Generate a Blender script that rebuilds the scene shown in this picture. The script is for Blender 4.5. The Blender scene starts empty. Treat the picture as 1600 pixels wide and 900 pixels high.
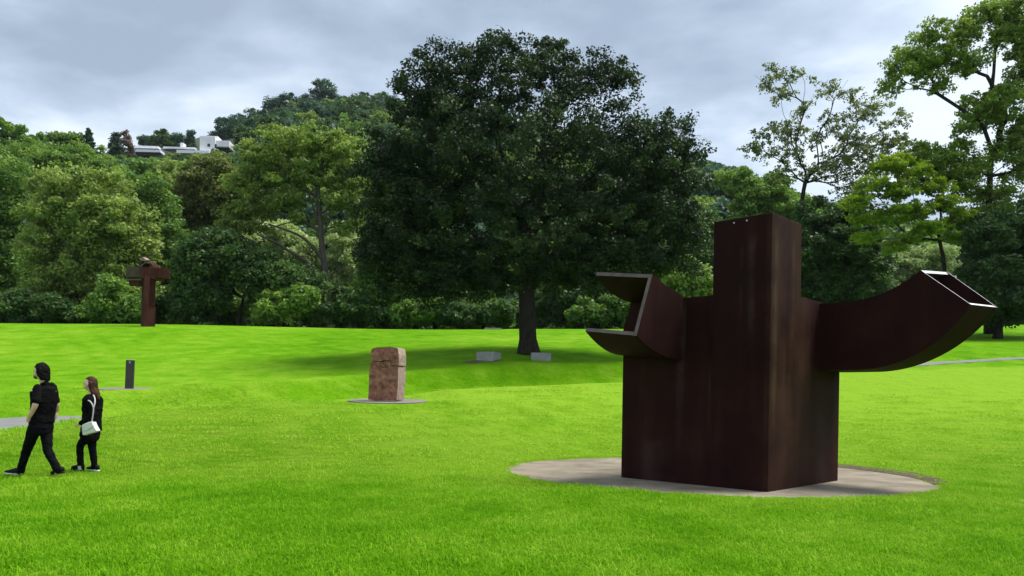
import bpy, bmesh, math, random
import numpy as np
from mathutils import Vector, Matrix

rng = np.random.default_rng(7)
random.seed(7)
scn = bpy.context.scene
COL = scn.collection

# ------------------------------------------------------------------ camera, sky, sun, exposure
EYE = 1.5
F_PX, HOR, ROLL = 1200.0, 625.0, math.radians(1.0)
cam_d = bpy.data.cameras.new("camera")
cam = bpy.data.objects.new("camera", cam_d)
COL.objects.link(cam)
cam_d.sensor_width = 36.0
cam_d.lens = 36.0 * F_PX / 1600.0
cam_d.shift_y = (HOR - 450.0) / 1600.0
cam_d.clip_start = 0.1
cam_d.clip_end = 3000.0
cam.matrix_world = Matrix.Translation((0, 0, EYE)) @ Matrix.Rotation(math.radians(90), 4, 'X') @ Matrix.Rotation(ROLL, 4, 'Z')
scn.camera = cam

SUN_EL, SUN_AZ = math.radians(66), math.radians(74)      # azimuth clockwise from +Y (view direction)
to_sun = Vector((math.sin(SUN_AZ) * math.cos(SUN_EL), math.cos(SUN_AZ) * math.cos(SUN_EL), math.sin(SUN_EL)))
sun_d = bpy.data.lights.new("sun", 'SUN')
sun_d.energy = 1.5
sun_d.angle = math.radians(22)
sun_d.color = (1.0, 0.96, 0.88)
sun = bpy.data.objects.new("sun", sun_d)
COL.objects.link(sun)
sun.location = (20, 20, 60)
sun.rotation_euler = (-to_sun).to_track_quat('-Z', 'Y').to_euler()

world = bpy.data.worlds.new("World")
scn.world = world
world.use_nodes = True
wt = world.node_tree
wt.nodes.clear()


def N(tree, kind, **kw):
    n = tree.nodes.new(kind)
    for k, v in kw.items():
        if k.startswith('i_'):
            n.inputs[k[2:].replace('_', ' ')].default_value = v
        else:
            setattr(n, k, v)
    return n


def ramp(tree, stops, interp='LINEAR'):
    n = tree.nodes.new('ShaderNodeValToRGB')
    cr = n.color_ramp
    cr.interpolation = interp
    while len(cr.elements) > 1:
        cr.elements.remove(cr.elements[-1])
    cr.elements[0].position, cr.elements[0].color = stops[0][0], (*stops[0][1], 1)
    for p, c in stops[1:]:
        e = cr.elements.new(p)
        e.color = (*c, 1)
    return n


HAZE = 0.00007
SKY_GAIN = 1.32
L = wt.links.new
sky = N(wt, 'ShaderNodeTexSky', sky_type='NISHITA', sun_disc=False, sun_elevation=SUN_EL, sun_rotation=SUN_AZ)
tc = N(wt, 'ShaderNodeTexCoord')
sep = N(wt, 'ShaderNodeSeparateXYZ')
L(tc.outputs['Generated'], sep.inputs[0])
zc = N(wt, 'ShaderNodeMath', operation='MAXIMUM')
zc.inputs[1].default_value = 0.0
L(sep.outputs['Z'], zc.inputs[0])
za = N(wt, 'ShaderNodeMath', operation='ADD')
za.inputs[1].default_value = 0.16
L(zc.outputs[0], za.inputs[0])
dx = N(wt, 'ShaderNodeMath', operation='DIVIDE')
dy = N(wt, 'ShaderNodeMath', operation='DIVIDE')
L(sep.outputs['X'], dx.inputs[0]); L(za.outputs[0], dx.inputs[1])
L(sep.outputs['Y'], dy.inputs[0]); L(za.outputs[0], dy.inputs[1])
cmb = N(wt, 'ShaderNodeCombineXYZ')
L(dx.outputs[0], cmb.inputs[0]); L(dy.outputs[0], cmb.inputs[1])
mp = N(wt, 'ShaderNodeMapping')
mp.inputs['Location'].default_value = (5.3, 0.2, 1.4)
mp.inputs['Scale'].default_value = (0.85, 1.0, 1.0)
L(cmb.outputs[0], mp.inputs[0])
n1 = N(wt, 'ShaderNodeTexNoise', i_Scale=1.7, i_Detail=9.0, i_Roughness=0.53, i_Distortion=0.12)
n2 = N(wt, 'ShaderNodeTexNoise', i_Scale=0.55, i_Detail=3.0, i_Roughness=0.5)
L(mp.outputs[0], n1.inputs['Vector']); L(mp.outputs[0], n2.inputs['Vector'])
mx = N(wt, 'ShaderNodeMix', data_type='FLOAT')
mx.inputs[0].default_value = 0.24
L(n1.outputs['Fac'], mx.inputs[2]); L(n2.outputs['Fac'], mx.inputs[3])
cl = ramp(wt, [(0.39, (0.68, 0.82, 0.99)), (0.45, (0.90, 1.07, 1.27)), (0.495, (1.14, 1.33, 1.55)), (0.535, (1.46, 1.63, 1.81)), (0.59, (1.76, 1.89, 2.02))])
L(mx.outputs[0], cl.inputs[0])
cmix = N(wt, 'ShaderNodeMix', data_type='RGBA')
cmix.inputs[0].default_value = 0.93
L(sky.outputs[0], cmix.inputs[6]); L(cl.outputs[0], cmix.inputs[7])
bg = N(wt, 'ShaderNodeBackground', i_Strength=0.1 * SKY_GAIN)
L(cmix.outputs[2], bg.inputs[0])
wo = N(wt, 'ShaderNodeOutputWorld')
L(bg.outputs[0], wo.inputs[0])

vs = scn.view_settings
vs.view_transform = 'Standard'
vs.look = 'None'
vs.exposure = 2.0
vs.gamma = 1.0
vs.use_curve_mapping = False
scn.cycles.max_bounces = 6
scn.cycles.diffuse_bounces = 3
scn.cycles.transmission_bounces = 3
scn.cycles.transparent_max_bounces = 4
scn.cycles.volume_bounces = 0

# ------------------------------------------------------------------ geometry of the view
_c, _s = math.cos(ROLL), math.sin(ROLL)


def P(px, py, Y):
    """point of the place that the photograph's pixel shows at distance Y"""
    ddx, ddy = px - 800.0, py - HOR
    u = (ddx * _c + ddy * _s) / F_PX
    v = (-ddx * _s + ddy * _c) / F_PX
    return np.array([u * Y, Y, EYE - v * Y])


def proj(p):
    p = np.asarray(p, float)
    a = p[..., 0] / p[..., 1] * F_PX
    b = -(p[..., 2] - EYE) / p[..., 1] * F_PX
    return 800 + a * _c - b * _s, HOR + a * _s + b * _c


# ------------------------------------------------------------------ helpers
MATS = {}


def new_mat(name):
    m = bpy.data.materials.new(name)
    m.use_nodes = True
    m.node_tree.nodes.clear()
    MATS[name] = m
    return m, m.node_tree


def fast_mesh(name, verts, faces=None, loops=None, starts=None, smooth=False):
    """verts (n,3); faces: (m,k) array with constant k, or explicit loops/starts"""
    me = bpy.data.meshes.new(name)
    verts = np.asarray(verts, np.float32)
    me.vertices.add(len(verts))
    me.vertices.foreach_set('co', verts.ravel())
    if faces is not None:
        faces = np.asarray(faces, np.int32)
        loops = faces.ravel()
        starts = np.arange(0, len(loops), faces.shape[1], dtype=np.int32)
    me.loops.add(len(loops))
    me.loops.foreach_set('vertex_index', np.asarray(loops, np.int32))
    me.polygons.add(len(starts))
    me.polygons.foreach_set('loop_start', np.asarray(starts, np.int32))
    me.update(calc_edges=True)
    me.validate()
    if smooth:
        me.polygons.foreach_set('use_smooth', np.ones(len(me.polygons), bool))
    return me


def face_attr(me, name, vals):
    a = me.attributes.new(name, 'FLOAT', 'FACE')
    a.data.foreach_set('value', np.asarray(vals, np.float32))


def tag(o, label=None, cat=None, group=None, kind=None):
    if label: o['label'] = label
    if cat: o['category'] = cat
    if group: o['group'] = group
    if kind: o['kind'] = kind
    return o


def thing(name, loc, label, cat, group=None):
    o = bpy.data.objects.new(name, None)
    o.empty_display_size = 0.2
    COL.objects.link(o)
    o.location = tuple(float(x) for x in loc)
    return tag(o, label, cat, group)


def root_loc(o):
    v = Vector((0, 0, 0))
    while o is not None:
        v = v + o.location
        o = o.parent
    return v


def obj(name, me, mats, parent=None, world_coords=True):
    """link a mesh given in world coordinates below its parent"""
    o = bpy.data.objects.new(name, me)
    COL.objects.link(o)
    if parent is not None:
        o.parent = parent
        if world_coords:
            r = root_loc(parent)
            me.transform(Matrix.Translation(-r))
    if not isinstance(mats, (list, tuple)):
        mats = [mats]
    if len(me.materials) == 0:
        for m in mats:
            me.materials.append(m)
    return o


class MB:
    """collects polygons, builds one mesh"""
    def __init__(self):
        self.v, self.f, self.m = [], [], []

    def add(self, vs, fs, mat=0):
        b = len(self.v)
        self.v += [tuple(float(c) for c in p) for p in vs]
        for i, f in enumerate(fs):
            self.f.append(tuple(b + k for k in f))
            self.m.append(mat[i] if isinstance(mat, (list, tuple)) else mat)

    def box(self, c, ax, ay, az, mat=0):
        c, ax, ay, az = (np.asarray(q, float) for q in (c, ax, ay, az))
        vs = [c + i * ax + j * ay + k * az for k in (-1, 1) for j in (-1, 1) for i in (-1, 1)]
        self.add(vs, [(0, 2, 3, 1), (4, 5, 7, 6), (0, 1, 5, 4), (2, 6, 7, 3), (0, 4, 6, 2), (1, 3, 7, 5)], mat)

    def prism(self, poly, off, mat=0):
        """polygon (list of points) swept by the vector off"""
        n = len(poly)
        poly = [np.asarray(p, float) for p in poly]
        vs = poly + [p + np.asarray(off, float) for p in poly]
        fs = [tuple(range(n - 1, -1, -1)), tuple(range(n, 2 * n))]
        fs += [(i, (i + 1) % n, n + (i + 1) % n, n + i) for i in range(n)]
        self.add(vs, fs, mat)

    def slab(self, A, B, off, end_mat=0):
        """plate between polylines A and B, offset by off (vector or per point)"""
        A, B = np.asarray(A, float), np.asarray(B, float)
        n = len(A)
        off = np.asarray(off, float)
        if off.ndim == 1:
            off = np.tile(off, (n, 1))
        vs = list(A) + list(B) + list(A + off) + list(B + off)
        fs, ms = [], []
        for i in range(n - 1):
            fs += [(i, i + 1, n + i + 1, n + i), (2 * n + i, 3 * n + i, 3 * n + i + 1, 2 * n + i + 1),
                   (i, 2 * n + i, 2 * n + i + 1, i + 1), (n + i, n + i + 1, 3 * n + i + 1, 3 * n + i)]
            ms += [0] * 4
        fs += [(0, n, 3 * n, 2 * n), (n - 1, 3 * n - 1, 4 * n - 1, 2 * n - 1)]
        fs[-1] = (n - 1, 3 * n - 1, 4 * n - 1, 2 * n - 1)
        ms += [0, end_mat]
        self.add(vs, fs, ms)

    def tube(self, pts, rad, n=12, ell=None, mat=0, axis=None):
        """rounded tube along pts with radii; closed with small caps"""
        pts = [np.asarray(p, float) for p in pts]
        rad = list(rad)
        # cap rings
        d0 = pts[0] - pts[1]; d0 /= np.linalg.norm(d0)
        d1 = pts[-1] - pts[-2]; d1 /= np.linalg.norm(d1)
        P2 = [pts[0] + d0 * rad[0] * 0.95, pts[0] + d0 * rad[0] * 0.62] + pts + [pts[-1] + d1 * rad[-1] * 0.62, pts[-1] + d1 * rad[-1] * 0.95]
        R2 = [rad[0] * 0.25, rad[0] * 0.75] + rad + [rad[-1] * 0.75, rad[-1] * 0.25]
        u = None
        vs = []
        for i, p in enumerate(P2):
            t = P2[min(i + 1, len(P2) - 1)] - P2[max(i - 1, 0)]
            t /= np.linalg.norm(t)
            if u is None:
                u = np.asarray(axis, float) if axis is not None else (np.array([0, 0, 1.0]) if abs(t[2]) < 0.8 else np.array([1.0, 0, 0]))
            u = u - t * (u @ t); u /= np.linalg.norm(u)
            w = np.cross(t, u)
            e = ell if ell else (1, 1)
            for k in range(n):
                a = 2 * math.pi * k / n
                vs.append(p + R2[i] * (e[0] * math.cos(a) * u + e[1] * math.sin(a) * w))
        m = len(P2)
        fs = [(i * n + k, i * n + (k + 1) % n, (i + 1) * n + (k + 1) % n, (i + 1) * n + k) for i in range(m - 1) for k in range(n)]
        fs += [tuple(range(n - 1, -1, -1)), tuple((m - 1) * n + k for k in range(n))]
        self.add(vs, fs, mat)

    def loft(self, rings, n=20, mat=0, power=2.0):
        """rings: (centre, axis_u, axis_v) elliptical rings, capped"""
        vs = []
        for c, u, v in rings:
            c, u, v = np.asarray(c, float), np.asarray(u, float), np.asarray(v, float)
            for k in range(n):
                a = 2 * math.pi * k / n
                ca, sa = math.cos(a), math.sin(a)
                q = (abs(ca) ** power + abs(sa) ** power) ** (-1 / power)
                vs.append(c + q * (ca * u + sa * v))
        m = len(rings)
        fs = [(i * n + k, i * n + (k + 1) % n, (i + 1) * n + (k + 1) % n, (i + 1) * n + k) for i in range(m - 1) for k in range(n)]
        fs += [tuple(range(n - 1, -1, -1)), tuple((m - 1) * n + k for k in range(n))]
        self.add(vs, fs, mat)

    def ball(self, c, r, axes=None, nu=20, nv=14, fn=None, mat=0):
        c = np.asarray(c, float)
        r = (r, r, r) if np.isscalar(r) else r
        ax = np.eye(3) if axes is None else np.asarray(axes, float)
        vs, fs = [], []
        for j in range(nv + 1):
            th = math.pi * (0.001 + 0.998 * j / nv)
            for i in range(nu):
                ph = 2 * math.pi * i / nu
                d = np.array([math.sin(th) * math.cos(ph), math.sin(th) * math.sin(ph), math.cos(th)])
                q = d * r
                if fn: q = fn(q, d)
                vs.append(c + q[0] * ax[0] + q[1] * ax[1] + q[2] * ax[2])
        for j in range(nv):
            for i in range(nu):
                fs.append((j * nu + i, (j + 1) * nu + i, (j + 1) * nu + (i + 1) % nu, j * nu + (i + 1) % nu))
        fs += [tuple(range(nu)), tuple(nv * nu + nu - 1 - k for k in range(nu))]
        self.add(vs, fs, mat)

    def mesh(self, name, smooth=False, fix=True):
        me = bpy.data.meshes.new(name)
        me.from_pydata(self.v, [], self.f)
        me.polygons.foreach_set('material_index', np.array(self.m, np.int32))
        if fix:
            bm = bmesh.new(); bm.from_mesh(me)
            bmesh.ops.recalc_face_normals(bm, faces=bm.faces)
            bm.to_mesh(me); bm.free()
        if smooth:
            me.polygons.foreach_set('use_smooth', np.ones(len(me.polygons), bool))
        me.update()
        return me


def evaluated(me, mods):
    """mesh after modifiers [(type, {settings})]"""
    o = bpy.data.objects.new("temporary", me)
    COL.objects.link(o)
    for t, kw in mods:
        m = o.modifiers.new(t.lower(), t)
        for k, v in kw.items():
            setattr(m, k, v)
    dg = bpy.context.evaluated_depsgraph_get()
    dg.update()
    out = bpy.data.meshes.new_from_object(o.evaluated_get(dg), depsgraph=dg)
    out.name = me.name
    bpy.data.objects.remove(o)
    bpy.data.meshes.remove(me)
    return out


def organic(mb, name, voxel=0.007, smooth=4, fac=0.5):
    me = mb.mesh(name)
    me = evaluated(me, [('REMESH', dict(mode='VOXEL', voxel_size=voxel)), ('SMOOTH', dict(iterations=smooth, factor=fac))])
    me.polygons.foreach_set('use_smooth', np.ones(len(me.polygons), bool))
    me.materials.clear()
    return me


def bevelled(me, w=0.008, seg=2):
    mats = list(me.materials)
    return evaluated(me, [('BEVEL', dict(width=w, segments=seg, limit_method='ANGLE', angle_limit=math.radians(40)))])


# ------------------------------------------------------------------ materials
def simple_mat(name, col, rough=0.7, metal=0.0, noise=None, bump=0.0, bscale=40.0, spec=0.5):
    """principled surface; noise = (scale, second colour, detail)"""
    m, t = new_mat(name)
    b = N(t, 'ShaderNodeBsdfPrincipled')
    b.inputs['Roughness'].default_value = rough
    b.inputs['Metallic'].default_value = metal
    b.inputs['Specular IOR Level'].default_value = spec
    o = N(t, 'ShaderNodeOutputMaterial')
    t.links.new(b.outputs[0], o.inputs[0])
    tcn = N(t, 'ShaderNodeTexCoord')
    if noise:
        nz = N(t, 'ShaderNodeTexNoise', i_Scale=noise[0], i_Detail=noise[2] if len(noise) > 2 else 5.0, i_Roughness=0.6)
        t.links.new(tcn.outputs['Object'], nz.inputs['Vector'])
        r = ramp(t, [(0.33, col), (0.67, noise[1])])
        t.links.new(nz.outputs['Fac'], r.inputs[0])
        t.links.new(r.outputs[0], b.inputs['Base Color'])
    else:
        b.inputs['Base Color'].default_value = (*col, 1)
    if bump:
        nb = N(t, 'ShaderNodeTexNoise', i_Scale=bscale, i_Detail=6.0, i_Roughness=0.65)
        t.links.new(tcn.outputs['Object'], nb.inputs['Vector'])
        bp = N(t, 'ShaderNodeBump', i_Strength=bump, i_Distance=0.02)
        t.links.new(nb.outputs['Fac'], bp.inputs['Height'])
        t.links.new(bp.outputs[0], b.inputs['Normal'])
    return m


LEAF_GAIN = 2.3


def foliage_mat(name, c_dark, c_mid, c_light, trans=0.38):
    c_dark, c_mid, c_light = [tuple(x * LEAF_GAIN for x in c) for c in (c_dark, c_mid, c_light)]
    m, t = new_mat(name)
    at = N(t, 'ShaderNodeAttribute', attribute_name='tint')
    r = ramp(t, [(0.0, c_dark), (0.5, c_mid), (1.0, c_light)])
    t.links.new(at.outputs['Fac'], r.inputs[0])
    b = N(t, 'ShaderNodeBsdfPrincipled')
    b.inputs['Roughness'].default_value = 0.55
    b.inputs['Specular IOR Level'].default_value = 0.25
    t.links.new(r.outputs[0], b.inputs['Base Color'])
    tr = N(t, 'ShaderNodeBsdfTranslucent')
    g = N(t, 'ShaderNodeHueSaturation', i_Saturation=1.1, i_Value=1.25)
    t.links.new(r.outputs[0], g.inputs['Color'])
    t.links.new(g.outputs[0], tr.inputs[0])
    ms = N(t, 'ShaderNodeMixShader')
    ms.inputs[0].default_value = trans
    t.links.new(b.outputs[0], ms.inputs[1]); t.links.new(tr.outputs[0], ms.inputs[2])
    o = N(t, 'ShaderNodeOutputMaterial')
    t.links.new(ms.outputs[0], o.inputs[0])
    return m


def bark_mat(name, c1, c2):
    m, t = new_mat(name)
    tcn = N(t, 'ShaderNodeTexCoord')
    mpn = N(t, 'ShaderNodeMapping')
    mpn.inputs['Scale'].default_value = (9, 9, 1.6)
    t.links.new(tcn.outputs['Object'], mpn.inputs[0])
    nz = N(t, 'ShaderNodeTexNoise', i_Scale=1.5, i_Detail=8.0, i_Roughness=0.65)
    t.links.new(mpn.outputs[0], nz.inputs['Vector'])
    r = ramp(t, [(0.35, c1), (0.65, c2)])
    t.links.new(nz.outputs['Fac'], r.inputs[0])
    b = N(t, 'ShaderNodeBsdfPrincipled')
    b.inputs['Roughness'].default_value = 0.9
    b.inputs['Specular IOR Level'].default_value = 0.15
    t.links.new(r.outputs[0], b.inputs['Base Color'])
    bp = N(t, 'ShaderNodeBump', i_Strength=0.7, i_Distance=0.04)
    t.links.new(nz.outputs['Fac'], bp.inputs['Height'])
    t.links.new(bp.outputs[0], b.inputs['Normal'])
    o = N(t, 'ShaderNodeOutputMaterial')
    t.links.new(b.outputs[0], o.inputs[0])
    return m


def lawn_group():
    """colour of the lawn by place: broad yellow-green and deep green patches"""
    g = bpy.data.node_groups.new('lawn_colour', 'ShaderNodeTree')
    g.interface.new_socket('Color', in_out='OUTPUT', socket_type='NodeSocketColor')
    geo = N(g, 'ShaderNodeNewGeometry')
    big = N(g, 'ShaderNodeTexNoise', i_Scale=0.10, i_Detail=3.0, i_Roughness=0.5)
    mid = N(g, 'ShaderNodeTexNoise', i_Scale=0.9, i_Detail=5.0, i_Roughness=0.6)
    fin = N(g, 'ShaderNodeTexNoise', i_Scale=9.0, i_Detail=4.0, i_Roughness=0.7)
    for n in (big, mid, fin):
        g.links.new(geo.outputs['Position'], n.inputs['Vector'])
    def mth(op, a, b):
        n = N(g, 'ShaderNodeMath', operation=op)
        for i, q in enumerate((a, b)):
            if isinstance(q, (int, float)): n.inputs[i].default_value = q
            else: g.links.new(q, n.inputs[i])
        return n.outputs[0]
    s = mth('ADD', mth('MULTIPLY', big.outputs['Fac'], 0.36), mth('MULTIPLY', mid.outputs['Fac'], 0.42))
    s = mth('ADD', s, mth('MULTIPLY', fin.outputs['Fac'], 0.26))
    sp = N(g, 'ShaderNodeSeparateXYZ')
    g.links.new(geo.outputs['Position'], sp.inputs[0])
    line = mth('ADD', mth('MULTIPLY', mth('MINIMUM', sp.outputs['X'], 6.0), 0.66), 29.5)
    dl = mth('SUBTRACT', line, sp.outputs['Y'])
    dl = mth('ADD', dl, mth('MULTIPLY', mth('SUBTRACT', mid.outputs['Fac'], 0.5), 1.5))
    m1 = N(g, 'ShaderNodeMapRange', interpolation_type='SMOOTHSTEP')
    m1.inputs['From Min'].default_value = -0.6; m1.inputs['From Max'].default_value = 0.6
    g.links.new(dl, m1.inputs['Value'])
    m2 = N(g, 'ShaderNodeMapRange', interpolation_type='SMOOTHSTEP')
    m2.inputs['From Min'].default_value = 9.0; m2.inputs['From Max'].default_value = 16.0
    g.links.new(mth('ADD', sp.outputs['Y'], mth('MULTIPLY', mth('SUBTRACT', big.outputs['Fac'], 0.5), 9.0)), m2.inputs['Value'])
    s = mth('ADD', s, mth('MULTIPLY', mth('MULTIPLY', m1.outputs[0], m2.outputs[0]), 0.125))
    mpw = N(g, 'ShaderNodeMapping'); mpw.inputs['Rotation'].default_value = (0, 0, math.radians(-38))
    g.links.new(geo.outputs['Position'], mpw.inputs[0])
    wav = N(g, 'ShaderNodeTexWave', i_Scale=0.22, i_Distortion=1.2, i_Detail=3.0)
    wav.inputs['Detail Scale'].default_value = 0.5
    g.links.new(mpw.outputs[0], wav.inputs['Vector'])
    s = mth('ADD', s, mth('MULTIPLY', mth('SUBTRACT', wav.outputs['Fac'], 0.5), 0.018))
    r = ramp(g, [(0.37, LAWN[0]), (0.50, LAWN[1]), (0.64, LAWN[2])])
    g.links.new(s, r.inputs[0])
    go = g.nodes.new('NodeGroupOutput')
    g.links.new(r.outputs[0], go.inputs[0])
    return g


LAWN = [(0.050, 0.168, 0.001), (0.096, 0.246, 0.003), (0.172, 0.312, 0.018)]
LG = lawn_group()


def lawn_mat():
    m, t = new_mat('lawn')
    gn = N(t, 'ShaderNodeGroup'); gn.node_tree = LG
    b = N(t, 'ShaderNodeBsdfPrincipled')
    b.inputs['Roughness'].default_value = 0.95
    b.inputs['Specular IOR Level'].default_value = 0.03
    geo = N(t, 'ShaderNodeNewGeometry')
    # near ground darkened: thatch, plus shade between the blades put into the colour
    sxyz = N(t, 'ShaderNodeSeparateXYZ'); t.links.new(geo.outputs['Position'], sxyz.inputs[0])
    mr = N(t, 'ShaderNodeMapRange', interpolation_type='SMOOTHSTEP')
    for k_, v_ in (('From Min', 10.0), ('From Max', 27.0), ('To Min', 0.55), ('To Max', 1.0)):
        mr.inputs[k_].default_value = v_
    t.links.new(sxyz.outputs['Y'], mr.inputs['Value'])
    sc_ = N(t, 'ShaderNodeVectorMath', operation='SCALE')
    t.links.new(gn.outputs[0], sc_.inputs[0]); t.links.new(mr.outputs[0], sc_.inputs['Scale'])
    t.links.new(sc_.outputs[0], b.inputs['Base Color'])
    nb = N(t, 'ShaderNodeTexNoise', i_Scale=14.0, i_Detail=6.0, i_Roughness=0.7)
    t.links.new(geo.outputs['Position'], nb.inputs['Vector'])
    nc = N(t, 'ShaderNodeTexNoise', i_Scale=1.6, i_Detail=4.0, i_Roughness=0.6)
    t.links.new(geo.outputs['Position'], nc.inputs['Vector'])
    bp = N(t, 'ShaderNodeBump', i_Strength=0.9, i_Distance=0.05)
    t.links.new(nb.outputs['Fac'], bp.inputs['Height'])
    bp2 = N(t, 'ShaderNodeBump', i_Strength=0.7, i_Distance=0.25)
    t.links.new(nc.outputs['Fac'], bp2.inputs['Height'])
    t.links.new(bp.outputs[0], bp2.inputs['Normal'])
    t.links.new(bp2.outputs[0], b.inputs['Normal'])
    o = N(t, 'ShaderNodeOutputMaterial')
    t.links.new(b.outputs[0], o.inputs[0])
    return m


def blade_mat():
    m, t = new_mat('grass_blade')
    gn = N(t, 'ShaderNodeGroup'); gn.node_tree = LG
    at = N(t, 'ShaderNodeAttribute', attribute_name='tint')
    r = ramp(t, [(0.0, (1.15, 1.2, 1.0)), (0.55, (1.75, 1.65, 1.6)), (0.93, (2.3, 1.9, 2.6)), (1.0, (2.7, 2.0, 6.0))])
    t.links.new(at.outputs['Fac'], r.inputs[0])
    mu = N(t, 'ShaderNodeMix', data_type='RGBA', blend_type='MULTIPLY')
    mu.inputs[0].default_value = 1.0
    t.links.new(gn.outputs[0], mu.inputs[6]); t.links.new(r.outputs[0], mu.inputs[7])
    b = N(t, 'ShaderNodeBsdfPrincipled')
    b.inputs['Roughness'].default_value = 0.6
    b.inputs['Specular IOR Level'].default_value = 0.08
    t.links.new(mu.outputs[2], b.inputs['Base Color'])
    tr = N(t, 'ShaderNodeBsdfTranslucent')
    t.links.new(mu.outputs[2], tr.inputs[0])
    ms = N(t, 'ShaderNodeMixShader'); ms.inputs[0].default_value = 0.4
    t.links.new(b.outputs[0], ms.inputs[1]); t.links.new(tr.outputs[0], ms.inputs[2])
    o = N(t, 'ShaderNodeOutputMaterial')
    t.links.new(ms.outputs[0], o.inputs[0])
    return m


def rust_mat(name, c_dark, c_mid, c_light, sx=3.0, rough=0.7, stains=None):
    """weathering steel: mottled dark red-brown skin, faint vertical run-off; stains = (face axis, across axis, centre, half width, z0, z1, strength, colour)"""
    m, t = new_mat(name)
    lk = t.links.new
    tcn = N(t, 'ShaderNodeTexCoord')
    mpn = N(t, 'ShaderNodeMapping')
    mpn.inputs['Scale'].default_value = (sx, sx, 0.22)
    lk(tcn.outputs['Object'], mpn.inputs[0])
    st = N(t, 'ShaderNodeTexNoise', i_Scale=1.0, i_Detail=3.0, i_Roughness=0.5)
    lk(mpn.outputs[0], st.inputs['Vector'])
    mo = N(t, 'ShaderNodeTexNoise', i_Scale=1.1, i_Detail=9.0, i_Roughness=0.62)
    lk(tcn.outputs['Object'], mo.inputs['Vector'])
    fi = N(t, 'ShaderNodeTexNoise', i_Scale=70.0, i_Detail=5.0, i_Roughness=0.7)
    lk(tcn.outputs['Object'], fi.inputs['Vector'])
    mx = N(t, 'ShaderNodeMix', data_type='FLOAT'); mx.inputs[0].default_value = 0.62
    lk(st.outputs['Fac'], mx.inputs[2]); lk(mo.outputs['Fac'], mx.inputs[3])
    mx2 = N(t, 'ShaderNodeMix', data_type='FLOAT'); mx2.inputs[0].default_value = 0.26
    lk(mx.outputs[0], mx2.inputs[2]); lk(fi.outputs['Fac'], mx2.inputs[3])
    r = ramp(t, [(0.36, c_dark), (0.50, c_mid), (0.66, c_light)])
    lk(mx2.outputs[0], r.inputs[0])
    col = r.outputs[0]
    if stains:
        geo = N(t, 'ShaderNodeNewGeometry')
        rel = N(t, 'ShaderNodeVectorMath', operation='SUBTRACT'); rel.inputs[1].default_value = tuple(NC)
        lk(geo.outputs['Position'], rel.inputs[0])
        def dot(v):
            n = N(t, 'ShaderNodeVectorMath', operation='DOT_PRODUCT'); n.inputs[1].default_value = tuple(v)
            lk(rel.outputs[0], n.inputs[0]); return n.outputs['Value']
        ax = {'a': dot(AH), 'b': dot(BH), 'z': dot(UP)}
        def mth(op, p, q):
            n = N(t, 'ShaderNodeMath', operation=op)
            for i, v in enumerate((p, q)):
                if isinstance(v, (int, float)): n.inputs[i].default_value = v
                else: lk(v, n.inputs[i])
            return n.outputs[0]
        def smooth(x, lo, hi):
            n = N(t, 'ShaderNodeMapRange', interpolation_type='SMOOTHSTEP')
            n.inputs['From Min'].default_value = lo; n.inputs['From Max'].default_value = hi
            lk(x, n.inputs['Value']); return n.outputs[0]
        wav = mth('MULTIPLY', mth('SUBTRACT', mo.outputs['Fac'], 0.5), 0.10)
        for face, across, cen, hw, z0, z1, stg, scol in stains:
            d = mth('ABSOLUTE', mth('SUBTRACT', mth('ADD', ax[across], wav), cen), 0.0)
            k = smooth(d, hw, 0.0)
            k = mth('MULTIPLY', k, mth('MULTIPLY', smooth(ax['z'], z0, z0 + 0.45 * (z1 - z0)), smooth(ax['z'], z1, z1 - 0.12 * (z1 - z0))))
            k = mth('MULTIPLY', k, smooth(mth('ABSOLUTE', ax[face], 0.0), 0.10, 0.06))
            k = mth('MULTIPLY', k, mth('MULTIPLY', smooth(mx2.outputs[0], 0.38, 0.58), stg))
            n = N(t, 'ShaderNodeMix', data_type='RGBA')
            n.inputs[7].default_value = (*scol, 1)
            lk(k, n.inputs[0]); lk(col, n.inputs[6])
            col = n.outputs[2]
    b = N(t, 'ShaderNodeBsdfPrincipled')
    b.inputs['Specular IOR Level'].default_value = 0.07
    rr = N(t, 'ShaderNodeMapRange')
    rr.inputs['To Min'].default_value = rough - 0.12
    rr.inputs['To Max'].default_value = rough + 0.18
    lk(mo.outputs['Fac'], rr.inputs['Value'])
    lk(rr.outputs[0], b.inputs['Roughness'])
    lk(col, b.inputs['Base Color'])
    bp = N(t, 'ShaderNodeBump', i_Strength=0.3, i_Distance=0.012)
    lk(fi.outputs['Fac'], bp.inputs['Height'])
    lk(bp.outputs[0], b.inputs['Normal'])
    o = N(t, 'ShaderNodeOutputMaterial')
    lk(b.outputs[0], o.inputs[0])
    return m


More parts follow.
